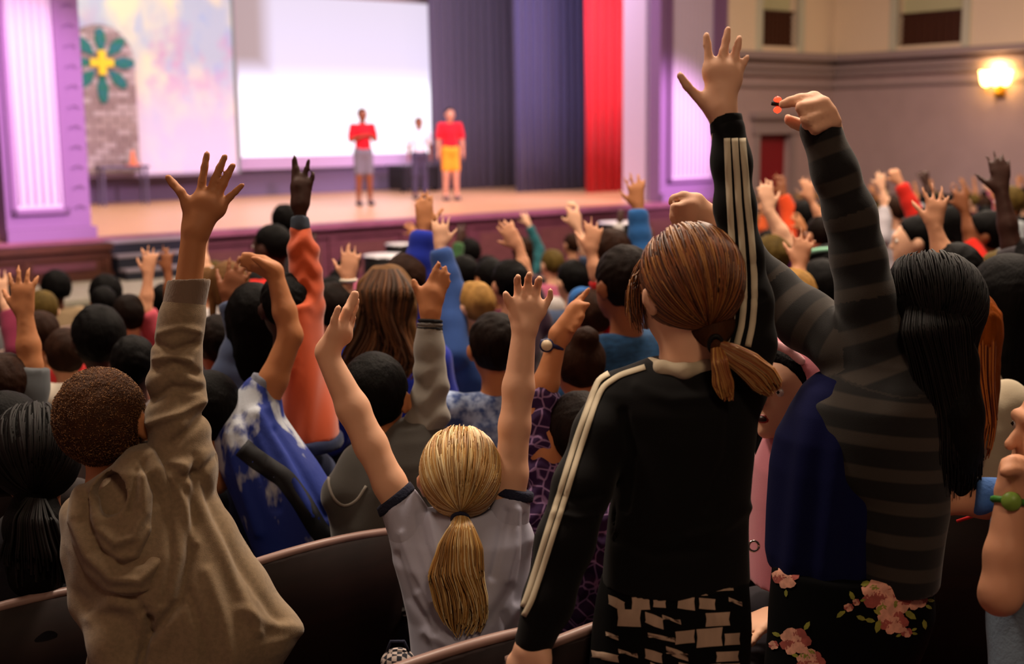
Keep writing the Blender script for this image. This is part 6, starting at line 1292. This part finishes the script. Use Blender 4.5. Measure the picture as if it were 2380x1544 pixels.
ORD += ['twenty-'+w_ for w_ in ORD[:9]]+['thirtieth']+['thirty-'+w_ for w_ in ORD[:9]]
for ri, b in enumerate(ROWS):
    a = -13.0; nth = 0; rown = ORD[len(ROWS)-1-ri]+' row from the stage'
    while a < SW_R-1.0:
        a += .56
        p = np.array(Hw(a, b+.16, fz(b)+1.09)); v = inview(p, 40)
        near = [1 for (ta, tb) in TAKEN if abs(ta-a) < .36 and abs(tb-(b+.16)) < .42]
        if v is None: continue
        if b > -7.8+max(0, a-2)*.36: continue                       # open floor before the low platform
        if v[2] < 4.6 or (v[2] < 5.2 and 900 < v[0] < 1100): continue
        st = seat_at(a, b); pos = ORD[min(nth, len(ORD)-1)]+' from the left'; nth += 1
        st['label'] = 'dark empty theatre seat, %s in the %s' % (pos, rown)
        if near: st['label'] = 'dark theatre seat in use, %s in the %s' % (pos, rown)
        if near or rr.random() < .12: continue
        k = rr.choices(range(10), [1, 1.5, 1, 1, 1.3, .8, 1.5, 1.3, .8, 1.3])[0]; pr = protos[k]
        o = pr[0] if not pr[3] else copy_tree(pr[0]); pr[3] = True
        q = Hw(a, b, 0); o.location = (q[0], q[1], fz(b)); o.rotation_euler.z = HROT+rr.uniform(-.25, .15)
        tn, tc_ = rr.choice(TOPS)
        for c in o.children:
            if c.name.startswith('shirt'): c.material_slots[0].link = 'OBJECT'; c.material_slots[0].material = clothm(tc_)
        o['label'] = '%s-topped child, %s%s, %s, %s' % (tn, hn[pr[1][0]].format(cn[pr[1][1]]), ', arm up' if pr[2] else '', pos.replace('the ', ''), rown.replace(' from the stage', ''))
        o['group'] = 'audience children in the seats'; count += 1
        st['label'] = 'dark seat under the %s-topped child, %s, %s' % (tn, pos.replace('the ', ''), rown.replace(' from the stage', ''))
print('fill', count)
# near rows
near = [(748, 1268, None, 'dark theatre seat back between the grey hooded boy and the blonde ponytail'),
        (70, 1398, None, 'dark theatre seat back under the black braids at the lower left'),
        (1010, 1528, None, 'dark theatre seat behind the girl with the blonde ponytail, at the bottom edge'),
        (1440, 1440, None, 'dark theatre seat between the blonde girl and the patterned skirt'),
        (2245, 1192, .05, 'dark theatre seat right of the floral skirt'),
        (1215, 1030, None, 'dark theatre seat ahead of the blonde girl, under the checked shirt'),
        (2370, 835, .0, 'brown theatre seat back at the right edge, above the cream top')]
for x, y, rz, l in near:
    d_ = 2.6
    for _ in range(30):
        w_ = W(x, y, d_); err = w_[2]-(fzw(w_)+.872); d_ += err*1.6
    h_ = toH(np.array([w_[0], w_[1], 0])); off = .30
    o = seat_at(h_[0], h_[1], label=l)
    if rz is not None: o.rotation_euler.z = rz
    dr_ = rotz(np.array([0, 1.0, 0]), o.rotation_euler.z); o.location = (w_[0]+dr_[0]*off, w_[1]+dr_[1]*off, w_[2]-.872)

# drums on the floor before the stage
def drum(x, y, d, w_, label, h=.85):
    t = W(x, y, d); r = w_/2; zf = fzw(t); e = empty('drum', (t[0], t[1], zf), 0, label=label, cat='drum'); top = t[2]-zf
    MB().lathe([(r*.98, top-.32), (r, top-.3), (r, top-.03), (r*.98, top-.02)], n=24).build('shell', M_black, e, True)
    MB().lathe([(0, top), (r*.96, top), (r*.98, top-.012)], n=24).build('drum_head', mat('drum_skin', '#e4e0e6', .5), e, True)
    for z in (top-.02, top-.31): MB().lathe([(r*.98, z-.012), (r*1.04, z-.012), (r*1.04, z+.012), (r*.98, z+.012)], n=24).build('hoop', mat('chrome', '#9a98a0', .25, metal=1), e, True)
    for k in range(3): a_ = k*2.1; MB().tube([(r*.6*math.cos(a_), r*.6*math.sin(a_), top-.3), (r*1.2*math.cos(a_), r*1.2*math.sin(a_), .02)], .012).build('leg', _mats['chrome'], e, True)
drum(893, 592, 13.6, .44, 'black drum with a white head before the stage front, behind the wavy brown hair')
drum(925, 566, 15.2, .30, 'smaller drum with a white head just beyond the nearer one')
drum(1432, 516, 17.5, .50, 'wide black drum with a white head, left of the raised denim blue sleeve')
